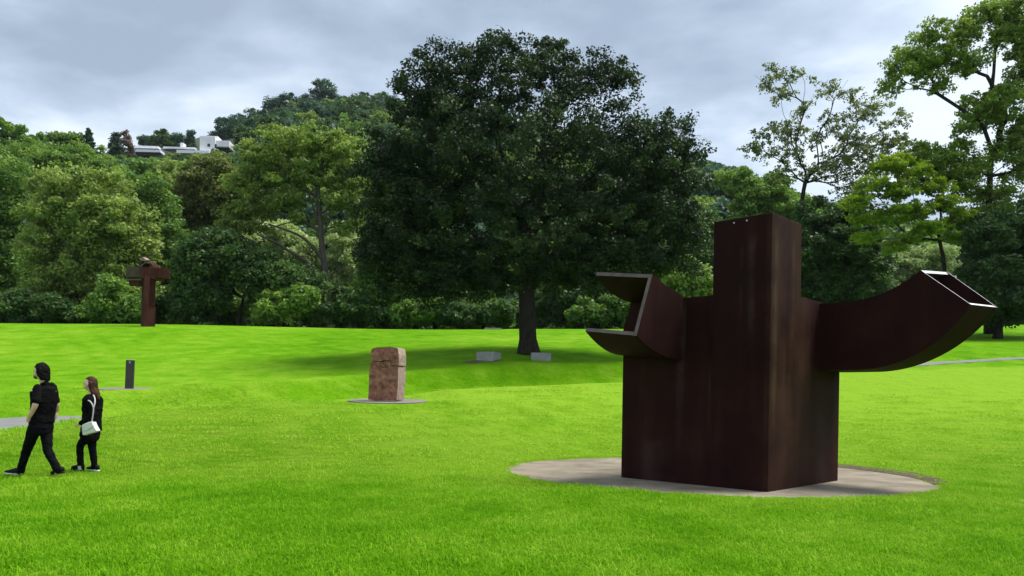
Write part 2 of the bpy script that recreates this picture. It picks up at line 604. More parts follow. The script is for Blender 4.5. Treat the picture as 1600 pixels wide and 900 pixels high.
# place and axes of the large sculpture (its stains are laid out along them)
DISC_Z = EYE - 1.36
NC = np.array([3.985, 11.911, DISC_Z])
AH = np.array([-0.71968, 0.69430, 0.0])
BH = np.array([0.69430, 0.71968, 0.0])
UP = np.array([0, 0, 1.0])
GREY, OLIVE, BROWN = (0.070, 0.050, 0.042), (0.080, 0.060, 0.030), (0.064, 0.032, 0.018)
STAINS = [('b', 'a', 1.045, 0.085, 0.5, 3.16, 0.50, GREY), ('b', 'a', 1.60, 0.10, 0.3, 3.22, 0.48, GREY), ('b', 'a', 0.33, 0.10, 1.9, 4.1, 0.45, GREY), ('b', 'a', 0.50, 0.05, 2.6, 4.0, 0.45, GREY),
          ('b', 'a', 2.1, 0.5, -1.2, 0.8, 0.35, GREY), ('a', 'b', 0.17, 0.13, 0.2, 4.3, 0.9, OLIVE), ('a', 'b', 0.80, 0.07, 1.6, 4.2, 0.7, OLIVE), ('a', 'b', 0.7, 1.6, -3.5, 6.5, 0.6, BROWN), ('a', 'b', 2.1, 0.4, -1.5, 1.4, 0.25, GREY)]

M_LAWN = lawn_mat()
M_BLADE = blade_mat()
M_SOIL = simple_mat('woodland_floor', (0.02, 0.03, 0.01), 0.95, noise=(0.6, (0.035, 0.05, 0.015)), bump=0.5, bscale=2.0)
M_PATH = simple_mat('path_asphalt', (0.13, 0.13, 0.135), 0.9, noise=(3.0, (0.18, 0.18, 0.18)), bump=0.3, bscale=90)
M_PAVE = simple_mat('stone_paving', (0.120, 0.100, 0.072), 0.9, noise=(1.4, (0.255, 0.215, 0.158), 10.0), bump=0.6, bscale=30)
M_PLINTH = simple_mat('pale_plinth', (0.125, 0.112, 0.09), 0.9, noise=(2.0, (0.20, 0.18, 0.15)), bump=0.4, bscale=30)
M_RUST = rust_mat('weathering_steel', (0.011, 0.0034, 0.0030), (0.022, 0.0066, 0.0058), (0.042, 0.0165, 0.0125), stains=STAINS)
M_RIM = simple_mat('cut_steel_edge', (0.075, 0.055, 0.048), 0.6, noise=(6.0, (0.12, 0.095, 0.085)), spec=0.3)  # reflected light on the left arm's end faces put into this lighter grey-brown
M_RIM2 = simple_mat('pale_sky_highlight_edge', (0.50, 0.49, 0.47), 0.5, noise=(6.0, (0.68, 0.67, 0.65)), spec=0.5)  # sky highlight on the upturned right rim painted as a pale steel colour
M_RUST2 = rust_mat('old_rusty_steel', (0.030, 0.0095, 0.008), (0.060, 0.019, 0.015), (0.10, 0.042, 0.034), sx=4.0)
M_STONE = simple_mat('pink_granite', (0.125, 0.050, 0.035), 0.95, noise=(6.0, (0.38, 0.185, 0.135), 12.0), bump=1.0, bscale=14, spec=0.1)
M_STONE2 = simple_mat('sunlit_pink_granite', (0.27, 0.18, 0.15), 0.85, noise=(6.0, (0.40, 0.29, 0.25), 8.0), bump=0.4, bscale=25)  # paler copy of the granite, with the sunlight put into its colour
M_BENCH = simple_mat('grey_granite', (0.20, 0.20, 0.20), 0.8, noise=(5.0, (0.29, 0.29, 0.29), 8.0), bump=0.3, bscale=40)
M_POST = simple_mat('dark_steel_post', (0.028, 0.023, 0.023), 0.6, noise=(5.0, (0.05, 0.04, 0.038)))
M_PALE = simple_mat('pale_paint', (0.7, 0.7, 0.7), 0.5)
M_WHITE = simple_mat('white_render', (0.72, 0.73, 0.75), 0.8, noise=(0.7, (0.84, 0.85, 0.86)))
M_ROOF = simple_mat('pale_roof', (0.68, 0.70, 0.73), 0.7, noise=(0.8, (0.78, 0.80, 0.82)))
M_DARKGLASS = simple_mat('dark_glazing', (0.02, 0.025, 0.035), 0.15, spec=0.6)
M_GREYWALL = simple_mat('grey_wall', (0.17, 0.17, 0.17), 0.85, noise=(1.2, (0.25, 0.25, 0.24)))
M_BARK = bark_mat('dark_bark', (0.012, 0.010, 0.008), (0.035, 0.03, 0.024))
M_BARK2 = bark_mat('grey_bark', (0.05, 0.042, 0.034), (0.12, 0.105, 0.085))
M_OAK = foliage_mat('oak_leaves', (0.0050, 0.012, 0.0045), (0.010, 0.021, 0.0065), (0.028, 0.048, 0.012), 0.2)
FOL = {
    'dark': foliage_mat('dark_leaves', (0.013, 0.028, 0.009), (0.026, 0.052, 0.014), (0.060, 0.098, 0.026)),
    'mid': foliage_mat('mid_green_leaves', (0.034, 0.064, 0.014), (0.062, 0.112, 0.022), (0.115, 0.165, 0.032)),
    'olive': foliage_mat('olive_leaves', (0.052, 0.078, 0.018), (0.096, 0.134, 0.030), (0.155, 0.195, 0.050)),
    'brown': foliage_mat('brownish_leaves', (0.036, 0.046, 0.014), (0.062, 0.078, 0.020), (0.10, 0.118, 0.03)),
    'bright': foliage_mat('bright_leaves', (0.058, 0.092, 0.010), (0.105, 0.155, 0.014), (0.165, 0.215, 0.025), 0.4),
    'lime': foliage_mat('yellow_green_leaves', (0.042, 0.072, 0.012), (0.078, 0.122, 0.018), (0.135, 0.180, 0.030), 0.35),
    'pale': foliage_mat('pale_leaves', (0.075, 0.105, 0.040), (0.135, 0.175, 0.065), (0.20, 0.24, 0.10)),
    'blue': foliage_mat('bluish_leaves', (0.016, 0.034, 0.020), (0.028, 0.056, 0.031), (0.052, 0.088, 0.044)),
    'thin': foliage_mat('thin_leaves', (0.040, 0.056, 0.020), (0.075, 0.095, 0.035), (0.14, 0.16, 0.06), 0.4),
    'rust': foliage_mat('reddish_leaves', (0.040, 0.030, 0.022), (0.070, 0.052, 0.038), (0.11, 0.085, 0.06)),
}

# ------------------------------------------------------------------ terrain
def tps_fit(pts, lam=0.0):
    pts = np.asarray(pts, float)
    xy, z = pts[:, :2] / 20.0, pts[:, 2]
    n = len(pts)
    d = np.linalg.norm(xy[:, None] - xy[None], axis=2)
    K = np.where(d > 0, d * d * np.log(d + 1e-12), 0) + lam * np.eye(n)
    A = np.zeros((n + 3, n + 3))
    A[:n, :n] = K; A[:n, n] = 1; A[:n, n + 1:] = xy; A[n, :n] = 1; A[n + 1:, :n] = xy.T
    w = np.linalg.solve(A, np.concatenate([z, np.zeros(3)]))
    def ev(X, Y):
        X = np.asarray(X, float); Y = np.asarray(Y, float)
        q = np.stack([X.ravel(), Y.ravel()], 1) / 20.0
        out = np.zeros(len(q))
        for i in range(0, len(q), 20000):
            qq = q[i:i + 20000]
            dd = np.linalg.norm(qq[:, None] - xy[None], axis=2)
            out[i:i + 20000] = (dd * dd * np.log(dd + 1e-12)) @ w[:n] + w[n] + qq @ w[n + 1:]
        return out.reshape(X.shape)
    return ev


DISC_C, DISC_R = np.array([3.85, 14.95]), 3.98
tp = [P(*q) for q in [
    (0, 900, 5.95), (400, 900, 6.05), (800, 900, 6.2), (1200, 900, 6.35), (1600, 900, 6.5),
    (20, 746, 12.15), (140, 742, 12.7), (92, 743, 12.1), (-200, 760, 11.5),
    (0, 660, 18.0), (60, 655, 18.3), (120, 646, 19.0), (300, 628, 21.0), (420, 614, 23.0), (545, 601, 25.5), (640, 595, 27.2), (800, 590, 29.5), (970, 585, 31.0),
    (420, 608, 27.0), (545, 597, 29.6), (640, 591.5, 31.3), (800, 586.5, 33.5), (970, 581, 35.0), (700, 589.5, 32.2),
    (600, 627, 22.8), (450, 660, 18.0), (700, 640, 21.5),
    (0, 648, 20.5), (0, 636, 22.5), (-200, 660, 19.5), (202, 609, 27.5), (100, 620, 26.0),
    (1480, 562, 36.0), (1600, 556, 36.5), (1300, 570, 34.5),
    (100, 560, 38.0), (400, 563, 38.0), (600, 560, 38.0), (826, 553, 38.5), (765, 561, 36.0), (1000, 558, 38.5),
    (0, 505, 58.0), (228, 510, 51.0), (250, 507, 58.0), (500, 512, 60.0), (800, 514, 61.0), (1000, 514, 61.0), (1560, 508, 61.0), (1700, 507, 61.0), (-200, 500, 58.0),
    (1570, 530, 48.0), (500, 535, 47.0), (900, 532, 47.5),
    (0, 516, 76.0), (400, 524, 76.0), (800, 526, 76.0), (1200, 526, 76.0), (1600, 522, 76.0), (-300, 512, 76.0), (1900, 520, 76.0)]]
tp += [np.array([x, y, z]) for x, y, z in [
    (0, 0, -0.02), (-8, 0, 0.0), (8, 0, -0.02), (0, -10, -0.1), (-20, -6, 0.1), (20, -6, 0.0), (-30, 8, 0.1), (20, 10, 0.15), (30, 12, 0.2)]]
for ang in np.arange(0, 360, 40):
    for rr in (2.2, 4.4):
        tp.append(np.array([DISC_C[0] + rr * math.cos(math.radians(ang)), DISC_C[1] + rr * math.sin(math.radians(ang)), DISC_Z]))
tp.append(np.array([DISC_C[0], DISC_C[1], DISC_Z]))
lawn0 = tps_fit(tp, 0.002)

path_px = [(-420, 690, 15.5), (-150, 662, 18.8), (0, 649, 20.4), (100, 643, 21.8), (250, 630, 24.0), (420, 618, 25.2), (545, 604, 27.5), (700, 596, 29.9), (850, 590, 31.9), (1000, 584, 33.2), (1200, 575, 34.6), (1480, 562, 36.0), (1600, 556, 36.6), (1800, 548, 38.0)]
PATH = np.array([P(*q)[:2] for q in path_px])
PATH_W = 1.3
PATH_HW = np.array([2.3, 2.3, 2.2, 1.9, 1.3, 0.9, 1.1, 1.3, 1.3, 1.2, 0.8, 0.32, 0.26, 0.26])   # half widths
# depth of the sunk path behind the near crest, by position along it
PATH_D = np.array([0.1, 0.18, 0.25, 0.34, 0.66, 0.80, 0.75, 0.66, 0.52, 0.48, 0.35, 0.12, 0.10, 0.1])


def path_dist(X, Y, sided=False):
    """distance to the path centre line, and the sink depth there"""
    q = np.stack([np.ravel(X), np.ravel(Y)], 1)
    best = np.full(len(q), 1e9); dep = np.zeros(len(q)); side = np.zeros(len(q)); hw = np.ones(len(q))
    for i in range(len(PATH) - 1):
        a, b = PATH[i], PATH[i + 1]
        ab = b - a
        t = np.clip(((q - a) @ ab) / (ab @ ab), 0, 1)
        d = np.linalg.norm(q - (a + t[:, None] * ab), axis=1)
        m = d < best
        w = (PATH_HW[i] * (1 - t) + PATH_HW[i + 1] * t)[m]
        best[m] = d[m]
        hw[m] = w
        side[m] = (ab[0] * (q[:, 1] - a[1]) - ab[1] * (q[:, 0] - a[0]))[m]
        dep[m] = (PATH_D[i] * (1 - t) + PATH_D[i + 1] * t)[m]
    best = np.maximum(best - hw, -1.3) + PATH_W
    if sided:
        return best.reshape(np.shape(X)), dep.reshape(np.shape(X)), side.reshape(np.shape(X))
    return best.reshape(np.shape(X)), dep.reshape(np.shape(X))


def sstep(a, b, x):
    x = np.asarray(x, float)
    t = np.clip((x - a) / (b - a), 0, 1)
    return t * t * (3 - 2 * t)


PAD_TILT = 0.06
PLINTHS = []   # (x, y, radius) of flat pads


def lawn_z(X, Y, recess=True):
    X = np.asarray(X, float); Y = np.asarray(Y, float)
    z = lawn0(X, Y)
    d, dep, side = path_dist(X, Y, True)
    z = z - dep * (1 - np.where(side > 0, sstep(1.45, 2.9, d), sstep(1.3, 4.5, d)))
    z = z + np.where(side > 0, 1.0, 0.0) * np.minimum(dep, 0.5) * 0.42 * np.exp(-((d - 3.0) / 1.1) ** 2)
    r = np.hypot(X - DISC_C[0], Y - DISC_C[1])
    w = 1 - sstep(DISC_R + 0.1, DISC_R + 1.6, r)
    z = z * (1 - w) + (DISC_Z + 0.035) * w
    for (x0, y0, rr, z0) in PLINTHS:
        r2 = np.hypot(X - x0, Y - y0)
        w = 1 - sstep(rr + 0.05, rr + 1.5, r2)
        z = z * (1 - w) + (z0 + PAD_TILT * (Y - y0)) * w
    if recess:
        z = z - 0.05 * (1 - sstep(PATH_W - 0.05, PATH_W + 0.15, d))
        z = z - 0.09 * (1 - sstep(DISC_R - 0.05, DISC_R + 0.12, r))
    return z


def gz(x, y):
    return float(lawn_z(np.array([x]), np.array([y]), False)[0])


STONE_Y = 22.8
q_ = P(602, 627, STONE_Y + 0.5); PLINTHS.append((q_[0], q_[1], 1.25, q_[2]))
q_ = P(196, 608, 27.6); PLINTHS.append((q_[0], q_[1], 1.0, q_[2]))


def grid_mesh(name, xs, ys, zfun, smooth=True):
    X, Y = np.meshgrid(xs, ys)
    Z = zfun(X, Y)
    nx, ny = len(xs), len(ys)
    v = np.stack([X.ravel(), Y.ravel(), Z.ravel()], 1)
    i = np.arange(nx - 1); j = np.arange(ny - 1)
    I, J = np.meshgrid(i, j)
    a = (J * nx + I).ravel()
    f = np.stack([a, a + 1, a + nx + 1, a + nx], 1)
    return fast_mesh(name, v, f, smooth=smooth)


xs = np.concatenate([np.arange(-52, -24, 0.6), np.arange(-24, 26, 0.22), np.arange(26, 58, 0.6)])
ys = np.concatenate([np.arange(-9, 5, 0.6), np.arange(5, 40, 0.22), np.arange(40, 77, 0.4)])
lawn = obj('lawn', grid_mesh('lawn', xs, ys, lawn_z), M_LAWN)
tag(lawn, kind='structure')

# hills beyond the lawn, one sheet that goes on to the horizon
def PZ(px, py, Y, drop=0.0):
    p = P(px, py, Y); p[2] -= drop
    return p


hp = [PZ(x, y, 74, 0.6) for x, y in [(-300, 515), (0, 518), (400, 526), (800, 528), (1200, 528), (1600, 524), (1900, 522)]]
hp += [PZ(-200, 400, 110, 0), PZ(0, 410, 105), PZ(200, 420, 105), PZ(450, 430, 105), PZ(800, 450, 105), PZ(1150, 450, 105), PZ(1500, 470, 105), PZ(1800, 470, 105)]
hp += [PZ(-200, 265, 150), PZ(0, 275, 150), PZ(100, 280, 150), PZ(250, 285, 160), PZ(400, 290, 165), PZ(600, 300, 170), PZ(900, 310, 170), PZ(1150, 330, 180), PZ(1400, 400, 180), PZ(1700, 420, 180)]
hp += [PZ(-200, 245, 232), PZ(150, 246, 230), PZ(220, 243, 230), PZ(340, 238, 230), PZ(420, 215, 240), PZ(600, 215, 250), PZ(900, 230, 260), PZ(1150, 290, 280), PZ(1400, 370, 280), PZ(1700, 400, 280)]
hp += [PZ(-200, 290, 330), PZ(150, 280, 330), PZ(330, 245, 320), PZ(420, 185, 320), PZ(500, 165, 320), PZ(600, 175, 330), PZ(800, 200, 350), PZ(1000, 235, 350), PZ(1120, 270, 350), PZ(1250, 312, 350), PZ(1400, 365, 350), PZ(1600, 385, 350)]
hp += [np.array([x, y, z]) for x, y, z in [(-500, 600, 40), (0, 620, 70), (500, 620, 40), (-700, 300, 50), (700, 300, 30), (-300, 0, 5), (300, 0, 5), (0, -200, 0), (-150, 20, 2), (150, 20, 2)]]
hill_z0 = tps_fit(hp, 0.01)


def hill_z(X, Y):
    z = hill_z0(X, Y)
    near = (np.abs(X) < 62) & (Y < 75)
    w = sstep(80, 104, Y) * 1.0
    w = np.maximum(w, sstep(46, 66, np.abs(X)))
    base = lawn0(np.clip(X, -50, 56), np.clip(Y, -8, 76)) - 0.8 - 1.8 * sstep(74, 80, Y)
    return base * (1 - w) + z * w


xs2 = np.concatenate([np.arange(-900, -300, 40), np.arange(-300, 300, 6), np.arange(300, 901, 40)])
ys2 = np.concatenate([np.arange(-300, 0, 25), np.arange(0, 420, 6), np.arange(420, 1000, 30)])
hills = obj('hills', grid_mesh('hills', xs2, ys2, hill_z), M_SOIL)
tag(hills, kind='structure')

# path ribbon
def ribbon(name, pts, hw, zoff, mat, n_sub=14):
    out, wd = [], []
    for i in range(len(pts) - 1):
        p0, p1, p2, p3 = pts[max(i - 1, 0)], pts[i], pts[i + 1], pts[min(i + 2, len(pts) - 1)]
        for k in range(n_sub):
            t = k / n_sub
            wd.append(hw[i] * (1 - t) + hw[i + 1] * t)
            out.append(0.5 * ((2 * p1) + (-p0 + p2) * t + (2 * p0 - 5 * p1 + 4 * p2 - p3) * t * t + (-p0 + 3 * p1 - 3 * p2 + p3) * t ** 3))
    c = np.array(out)
    t = np.gradient(c, axis=0); t /= np.linalg.norm(t, axis=1)[:, None]
    nrm = np.stack([-t[:, 1], t[:, 0]], 1)
    offs = np.array(wd)[:, None] * np.linspace(-1, 1, 7)[None]
    X = c[:, 0][:, None] + nrm[:, 0][:, None] * offs
    Y = c[:, 1][:, None] + nrm[:, 1][:, None] * offs
    Z = lawn_z(X, Y, False) + zoff + 0.03 * (1 - np.linspace(-1, 1, 7) ** 2)
    v = np.stack([X.ravel(), Y.ravel(), Z.ravel()], 1)
    m, k = X.shape
    I, J = np.meshgrid(np.arange(k - 1), np.arange(m - 1))
    a = (J * k + I).ravel()
    me = fast_mesh(name, v, np.stack([a, a + 1, a + k + 1, a + k], 1), smooth=True)
    return tag(obj(name, me, mat), kind='structure')


ribbon('path', PATH, PATH_HW, -0.012, M_PATH)


def disc_mesh(name, c, r, z, thick=0.06, n=72, wob=0.06, tilt=0.0):
    mb = MB()
    ph = rng.uniform(0, 6.28, 4)
    rr = [r * (1 + wob * 0.3 * (math.sin(2 * a + ph[0]) + 0.6 * math.sin(5 * a + ph[1]) + 0.5 * math.sin(11 * a + ph[2]))) for a in np.linspace(0, 2 * math.pi, n, endpoint=False)]
    ring = [np.array([c[0] + q * math.cos(a), c[1] + q * math.sin(a), z + tilt * q * math.sin(a)]) for q, a in zip(rr, np.linspace(0, 2 * math.pi, n, endpoint=False))]
    mb.prism([p - np.array([0, 0, thick]) for p in ring], (0, 0, thick))
    return mb.mesh(name)


paving = obj('paving', disc_mesh('paving', DISC_C, DISC_R, DISC_Z, 0.2), M_PAVE)
tag(paving, kind='structure')
# worn soil lip along the right rear edge of the pad
mb = MB()
ar = np.radians(np.linspace(-22, 78, 40))
inn = [np.array([DISC_C[0] + (DISC_R - 0.12) * math.cos(t), DISC_C[1] + (DISC_R - 0.12) * math.sin(t), DISC_Z + 0.008]) for t in ar]
outr = [np.array([DISC_C[0] + (DISC_R + 0.10 + 0.16 * abs(math.sin(5 * t + 1)) * math.sin(math.pi * k / 39)) * math.cos(t), DISC_C[1] + (DISC_R + 0.10 + 0.16 * abs(math.sin(5 * t + 1)) * math.sin(math.pi * k / 39)) * math.sin(t), DISC_Z + 0.06]) for k, t in enumerate(ar)]
mb.add(inn + outr, [(i, i + 1, 41 + i, 40 + i) for i in range(39)])
M_EARTH = simple_mat('bare_earth', (0.045, 0.028, 0.015), 0.95, noise=(8.0, (0.10, 0.07, 0.04)), bump=0.8, bscale=20)
tag(obj('bare_soil', mb.mesh('bare_soil'), M_EARTH), kind='structure')

# ------------------------------------------------------------------ large steel sculpture
def S(a, b, z):
    return NC + a * AH + b * BH + z * UP


sculpture = thing('steel_sculpture', S(1.38, 1.4, 0), 'huge dark rusty steel sculpture with square tower and two upturned arms, on paved disc', 'sculpture')
mb = MB()
mb.box(S(0.5, 0.545, 2.172), AH * 0.503, BH * 0.548, UP * 2.170)
col_me = mb.mesh('column')
obj('column', bevelled(col_me, 0.012, 3), M_RUST, sculpture)
mb = MB()
avals = sorted(set([0.0, 0.5, 0.9, 2.77] + list(np.linspace(0.98, 1.12, 8)) + list(np.linspace(1.15, 1.50, 6)) + list(np.linspace(1.52, 1.68, 8)) + [1.9, 2.3, 2.6]))
zvals = [0.004] + list(np.linspace(0.25, 2.0, 10)) + [2.2, 2.4, 2.6, 2.75, 2.9, 3.15]


def a_edge(z):
    return float(np.interp(z, [0, 2.2, 2.55, 2.75, 2.90, 3.16], [2.77, 2.775, 2.80, 2.76, 2.70, 2.62]))


def hollow(a_, z_):
    """depth of the recess between tower and arm; it runs out towards the foot"""
    k = float(sstep(0.3, 2.3, z_))
    return 0.085 * k * float(sstep(0.99, 1.10, a_) * (1 - sstep(1.53, 1.67, a_)))


nz, na_ = len(zvals), len(avals)
vsb = []
for z in zvals:
    for a_ in avals:
        aa = a_ if a_ < 2.0 else 2.0 + (a_ - 2.0) / 0.77 * (a_edge(z) - 2.0)
        vsb.append(S(aa, hollow(a_, z), z))
fsb = [(j * na_ + i, j * na_ + i + 1, (j + 1) * na_ + i + 1, (j + 1) * na_ + i) for j in range(nz - 1) for i in range(na_ - 1)]
nb0 = len(vsb)
for z in zvals:
    vsb += [S(0.0, 2.80, z), S(a_edge(z), 2.80, z)]
for j in range(nz - 1):
    q0, q1 = nb0 + 2 * j, nb0 + 2 * j + 2
    fsb += [(q0, q1, q1 + 1, q0 + 1), (j * na_, (j + 1) * na_, q1, q0), (j * na_ + na_ - 1, q0 + 1, q1 + 1, (j + 1) * na_ + na_ - 1)]
fsb += [tuple([(nz - 1) * na_ + i for i in range(na_)] + [nb0 + 2 * nz - 1, nb0 + 2 * nz - 2]), tuple([i for i in range(na_)] + [nb0 + 1, nb0])]
mb.add(vsb, fsb)
obj('base_block', mb.mesh('base_block'), M_RUST, sculpture)
TH = 0.065


def arc_pts(n, f):
    return [f(t) for t in np.linspace(0, 1, n)]


def normals2(pts, sgn):
    """in-plane offsets for (out, z) polylines"""
    pts = np.asarray(pts)
    t = np.gradient(pts, axis=0); t /= np.linalg.norm(t, axis=1)[:, None]
    return np.stack([-t[:, 1], t[:, 0]], 1) * sgn


NSEG = 22
l_top_n = arc_pts(NSEG, lambda t: (0.92 * t, 3.185 + 0.235 * t ** 1.45))
l_bot_n = arc_pts(NSEG, lambda t: (1.33 * t, 2.085 + 0.315 * max(0, (1.33 * t - 0.1) / 1.23) ** 2))
l_top_f = arc_pts(NSEG, lambda t: (0.78 * t, 3.20 + 0.40 * t ** 1.55))
l_bot_f = arc_pts(NSEG, lambda t: (1.03 * t, 2.20 + 0.36 * t ** 2))
A0, A1 = 1.564, 2.80
arm = thing_part = None
arm_mb = MB()


def LS(a, o, z):
    return S(a, -o, z)


# side wall, top plate, bottom plate of the left arm
mb = MB()
mb.slab([LS(A0, *q) for q in l_top_n], [LS(A0, *q) for q in l_bot_n], AH * TH, 1)
obj('left_arm_side_plate', mb.mesh('side_plate'), [M_RUST, M_RIM], sculpture).name = 'side_plate'
mb = MB()
farA = [A1 - 0.2 * (1 - t) ** 2 for t in np.linspace(0, 1, NSEG)]
off = np.array([-(BH * o[0]) + UP * o[1] for o in normals2(l_top_n, -1)]) * TH
mb.slab([LS(A0 + 0.003, q[0], q[1] - 0.003) for q in l_top_n], [LS(fa, *q) for fa, q in zip(farA, l_top_f)], off, 1)
obj('top_plate', mb.mesh('top_plate'), [M_RUST, M_RIM], sculpture)
mb = MB()
off = np.array([-(BH * o[0]) + UP * o[1] for o in normals2(l_bot_n, 1)]) * TH
mb.slab([LS(A0 + 0.003, q[0], q[1] + 0.003) for q in l_bot_n], [LS(A1 + 0.03, *q) for q in l_bot_f], off, 1)
obj('bottom_plate', mb.mesh('bottom_plate'), [M_RUST, M_RIM], sculpture)

# right arm, a closed box section cut open at its raised end
B0, B1 = 1.871, 2.885


def RS(b, o, z):
    return S(-o, b, z)


def r_top(t, dx=0.0, dz=0.0):
    o = 1.59 * t
    return (o + dx * t, 3.115 + (0.415 + dz) * max(0, (o - 0.35) / 1.24) ** 2.4)


def r_bot(t, dx=0.0, dz=0.0):
    # straight, then circular
    if t < 0.2:
        return (0.66 * t / 0.2, 1.967)
    ph = (t - 0.2) / 0.8 * math.radians(57.5)
    R = 1.95
    o, z = 0.66 + R * math.sin(ph), 1.967 + R * (1 - math.cos(ph)) * 1.065
    k = (t - 0.2) / 0.8
    return (o + dx * k, z + dz * k)


rt_n = arc_pts(30, lambda t: r_top(t)); rb_n = arc_pts(30, lambda t: r_bot(t))
rt_f = arc_pts(30, lambda t: r_top(t, 0.12, 0.09)); rb_f = arc_pts(30, lambda t: r_bot(t, 0.14, 0.045))
TR = 0.058
mb = MB()
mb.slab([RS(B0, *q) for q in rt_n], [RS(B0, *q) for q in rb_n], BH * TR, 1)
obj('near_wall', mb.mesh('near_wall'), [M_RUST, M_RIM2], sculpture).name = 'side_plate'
mb = MB()
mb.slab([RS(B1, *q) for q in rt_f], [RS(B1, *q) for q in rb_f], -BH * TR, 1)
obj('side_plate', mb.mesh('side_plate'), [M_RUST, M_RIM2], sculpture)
mb = MB()
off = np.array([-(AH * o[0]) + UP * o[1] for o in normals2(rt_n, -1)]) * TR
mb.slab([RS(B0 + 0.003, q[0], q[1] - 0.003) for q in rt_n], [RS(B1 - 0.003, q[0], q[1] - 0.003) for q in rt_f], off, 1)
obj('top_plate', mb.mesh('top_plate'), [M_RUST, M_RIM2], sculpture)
mb = MB()
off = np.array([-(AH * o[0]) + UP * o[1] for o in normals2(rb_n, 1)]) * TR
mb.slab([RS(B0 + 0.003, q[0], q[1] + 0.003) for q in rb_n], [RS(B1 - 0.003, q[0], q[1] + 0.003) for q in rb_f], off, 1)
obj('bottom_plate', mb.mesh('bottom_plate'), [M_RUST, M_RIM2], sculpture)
# two small lugs on the rim and two bolt heads near the top of the tower
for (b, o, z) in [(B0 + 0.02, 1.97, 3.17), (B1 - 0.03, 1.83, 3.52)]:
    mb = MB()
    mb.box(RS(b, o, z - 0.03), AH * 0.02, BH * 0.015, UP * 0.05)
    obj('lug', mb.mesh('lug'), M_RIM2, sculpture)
for a, z in [(0.64, 4.27), (0.42, 4.275)]:
    mb = MB()
    mb.ball(S(a, -0.006, z), 0.013, nu=10, nv=8)
    obj('bolt_head', mb.mesh('bolt_head', smooth=True), M_PALE, sculpture)

# ------------------------------------------------------------------ far steel sculpture on the rise
FY = 51.0
fb = P(228, 510.5, FY)
fz = gz(fb[0], fb[1]); fb[2] = min(fb[2], fz + 0.02)
far_s = thing('steel_sculpture', fb, 'distant rusty steel T-shaped sculpture standing on the rise at the left edge of the trees', 'sculpture')
m_ = FY / F_PX
u1 = np.array([-0.62, 0.78, 0]); u2 = np.array([0.78, 0.62, 0])
mb = MB()
near_e = fb + np.array([0.0, -0.3, 0]) + np.array([-0.03, 0, 0])
mb.box(near_e + u1 * 0.36 + u2 * 0.16 + UP * 1.6, u1 * 0.36, u2 * 0.16, UP * 1.75)
mb.box(near_e + u1 * 0.50 + u2 * 0.53 + UP * 1.6, u1 * 0.30, u2 * 0.205, UP * 1.75)
mb.box(near_e + u1 * 0.36 + u2 * 0.52 + UP * 0.55, u1 * 0.345, u2 * 0.21, UP * 0.7)
mb2 = mb.mesh('column')
# slight lean seen in the photograph
for v in mb2.vertices: v.co.x += 0.012 * (v.co.z - fb[2])
obj('column', mb2, M_RUST2, far_s)
d1 = np.array([0.93, 0.36, 0]); d2 = np.array([-0.36, 0.93, 0])
c0 = P(234, 427, FY)
mb = MB(); mb.box(c0 + d1 * 0.12 + d2 * 0.35 + UP * 0.0, d1 * 0.66, d2 * 0.42, UP * 0.37)
obj('cross_beam', mb.mesh('cross_beam'), M_RUST2, far_s)
mb = MB(); mb.box(P(256, 427.5, FY + 0.35), np.array([0.30, 0.12, 0]), np.array([-0.1, 0.3, 0]), UP * 0.34)
obj('beam_end', mb.mesh('beam_end'), M_RUST2, far_s)
mb = MB(); mb.box(P(210, 426, FY + 0.25), np.array([0.43, 0.1, 0.02]), np.array([-0.1, 0.35, 0]), UP * 0.36)
obj('upper_arm', mb.mesh('upper_arm'), simple_mat('leaf_shadow_steel', (0.03, 0.022, 0.014), 0.9, noise=(3.5, (0.075, 0.06, 0.038), 7.0)), far_s)  # leaf shadow over this arm painted into a darker olive steel
mb = MB(); mb.box(P(212, 442.5, FY + 0.3), np.array([0.34, 0.1, 0.0]), np.array([-0.1, 0.3, 0]), UP * 0.17)
obj('lower_arm', mb.mesh('lower_arm'), M_RUST2, far_s)
mb = MB(); mb.box(P(209, 438, FY + 0.1), np.array([0.42, 0.1, 0.02]), np.array([-0.08, 0.25, 0]), UP * 0.03)
obj('ledge_plate', mb.mesh('ledge_plate'), M_RIM, far_s)
ring_c = P(229, 419.5, FY + 0.1)
mb = MB()
Ao, Ai = [], []
for t in np.linspace(0, math.pi, 14):
    Ao.append(ring_c + np.array([-0.46 * math.cos(t), 0.1 * math.cos(t), 0.46 * math.sin(t)]))
dd = np.array([0.20, 0.55, 0])
mb.slab(Ao, [p + dd for p in Ao], [(ring_c - p) * 0.22 for p in Ao])
obj('curved_plate', mb.mesh('curved_plate'), [M_RUST2, M_RIM], far_s)
mb = MB()
Ar = [p + np.array([-0.01, -0.012, 0]) for p in Ao[:10]]
mb.slab(Ar, [p + (ring_c - p) * 0.24 for p in Ar], np.array([0.01, 0.035, 0]))
obj('curved_rim', mb.mesh('curved_rim'), [MATS['worn_pale_steel'] if 'worn_pale_steel' in MATS else M_RIM], far_s)
mb = MB()
mb.prism([P(217.7, 403.2, FY), P(222.5, 401.6, FY), P(228.5, 405.8, FY), P(226.5, 408.2, FY), P(219, 406.4, FY)], np.array([0.1, 0.35, 0.03]))
obj('top_fin', mb.mesh('top_fin'), [simple_mat('worn_pale_steel', (0.13, 0.085, 0.065), 0.7, noise=(5.0, (0.30, 0.22, 0.175)))], far_s)
mb = MB(); mb.box(P(225, 408.5, FY + 0.25), np.array([0.12, 0.04, 0]), np.array([-0.04, 0.12, 0]), UP * 0.16)
obj('fin_stem', mb.mesh('fin_stem'), [M_RUST2], far_s)

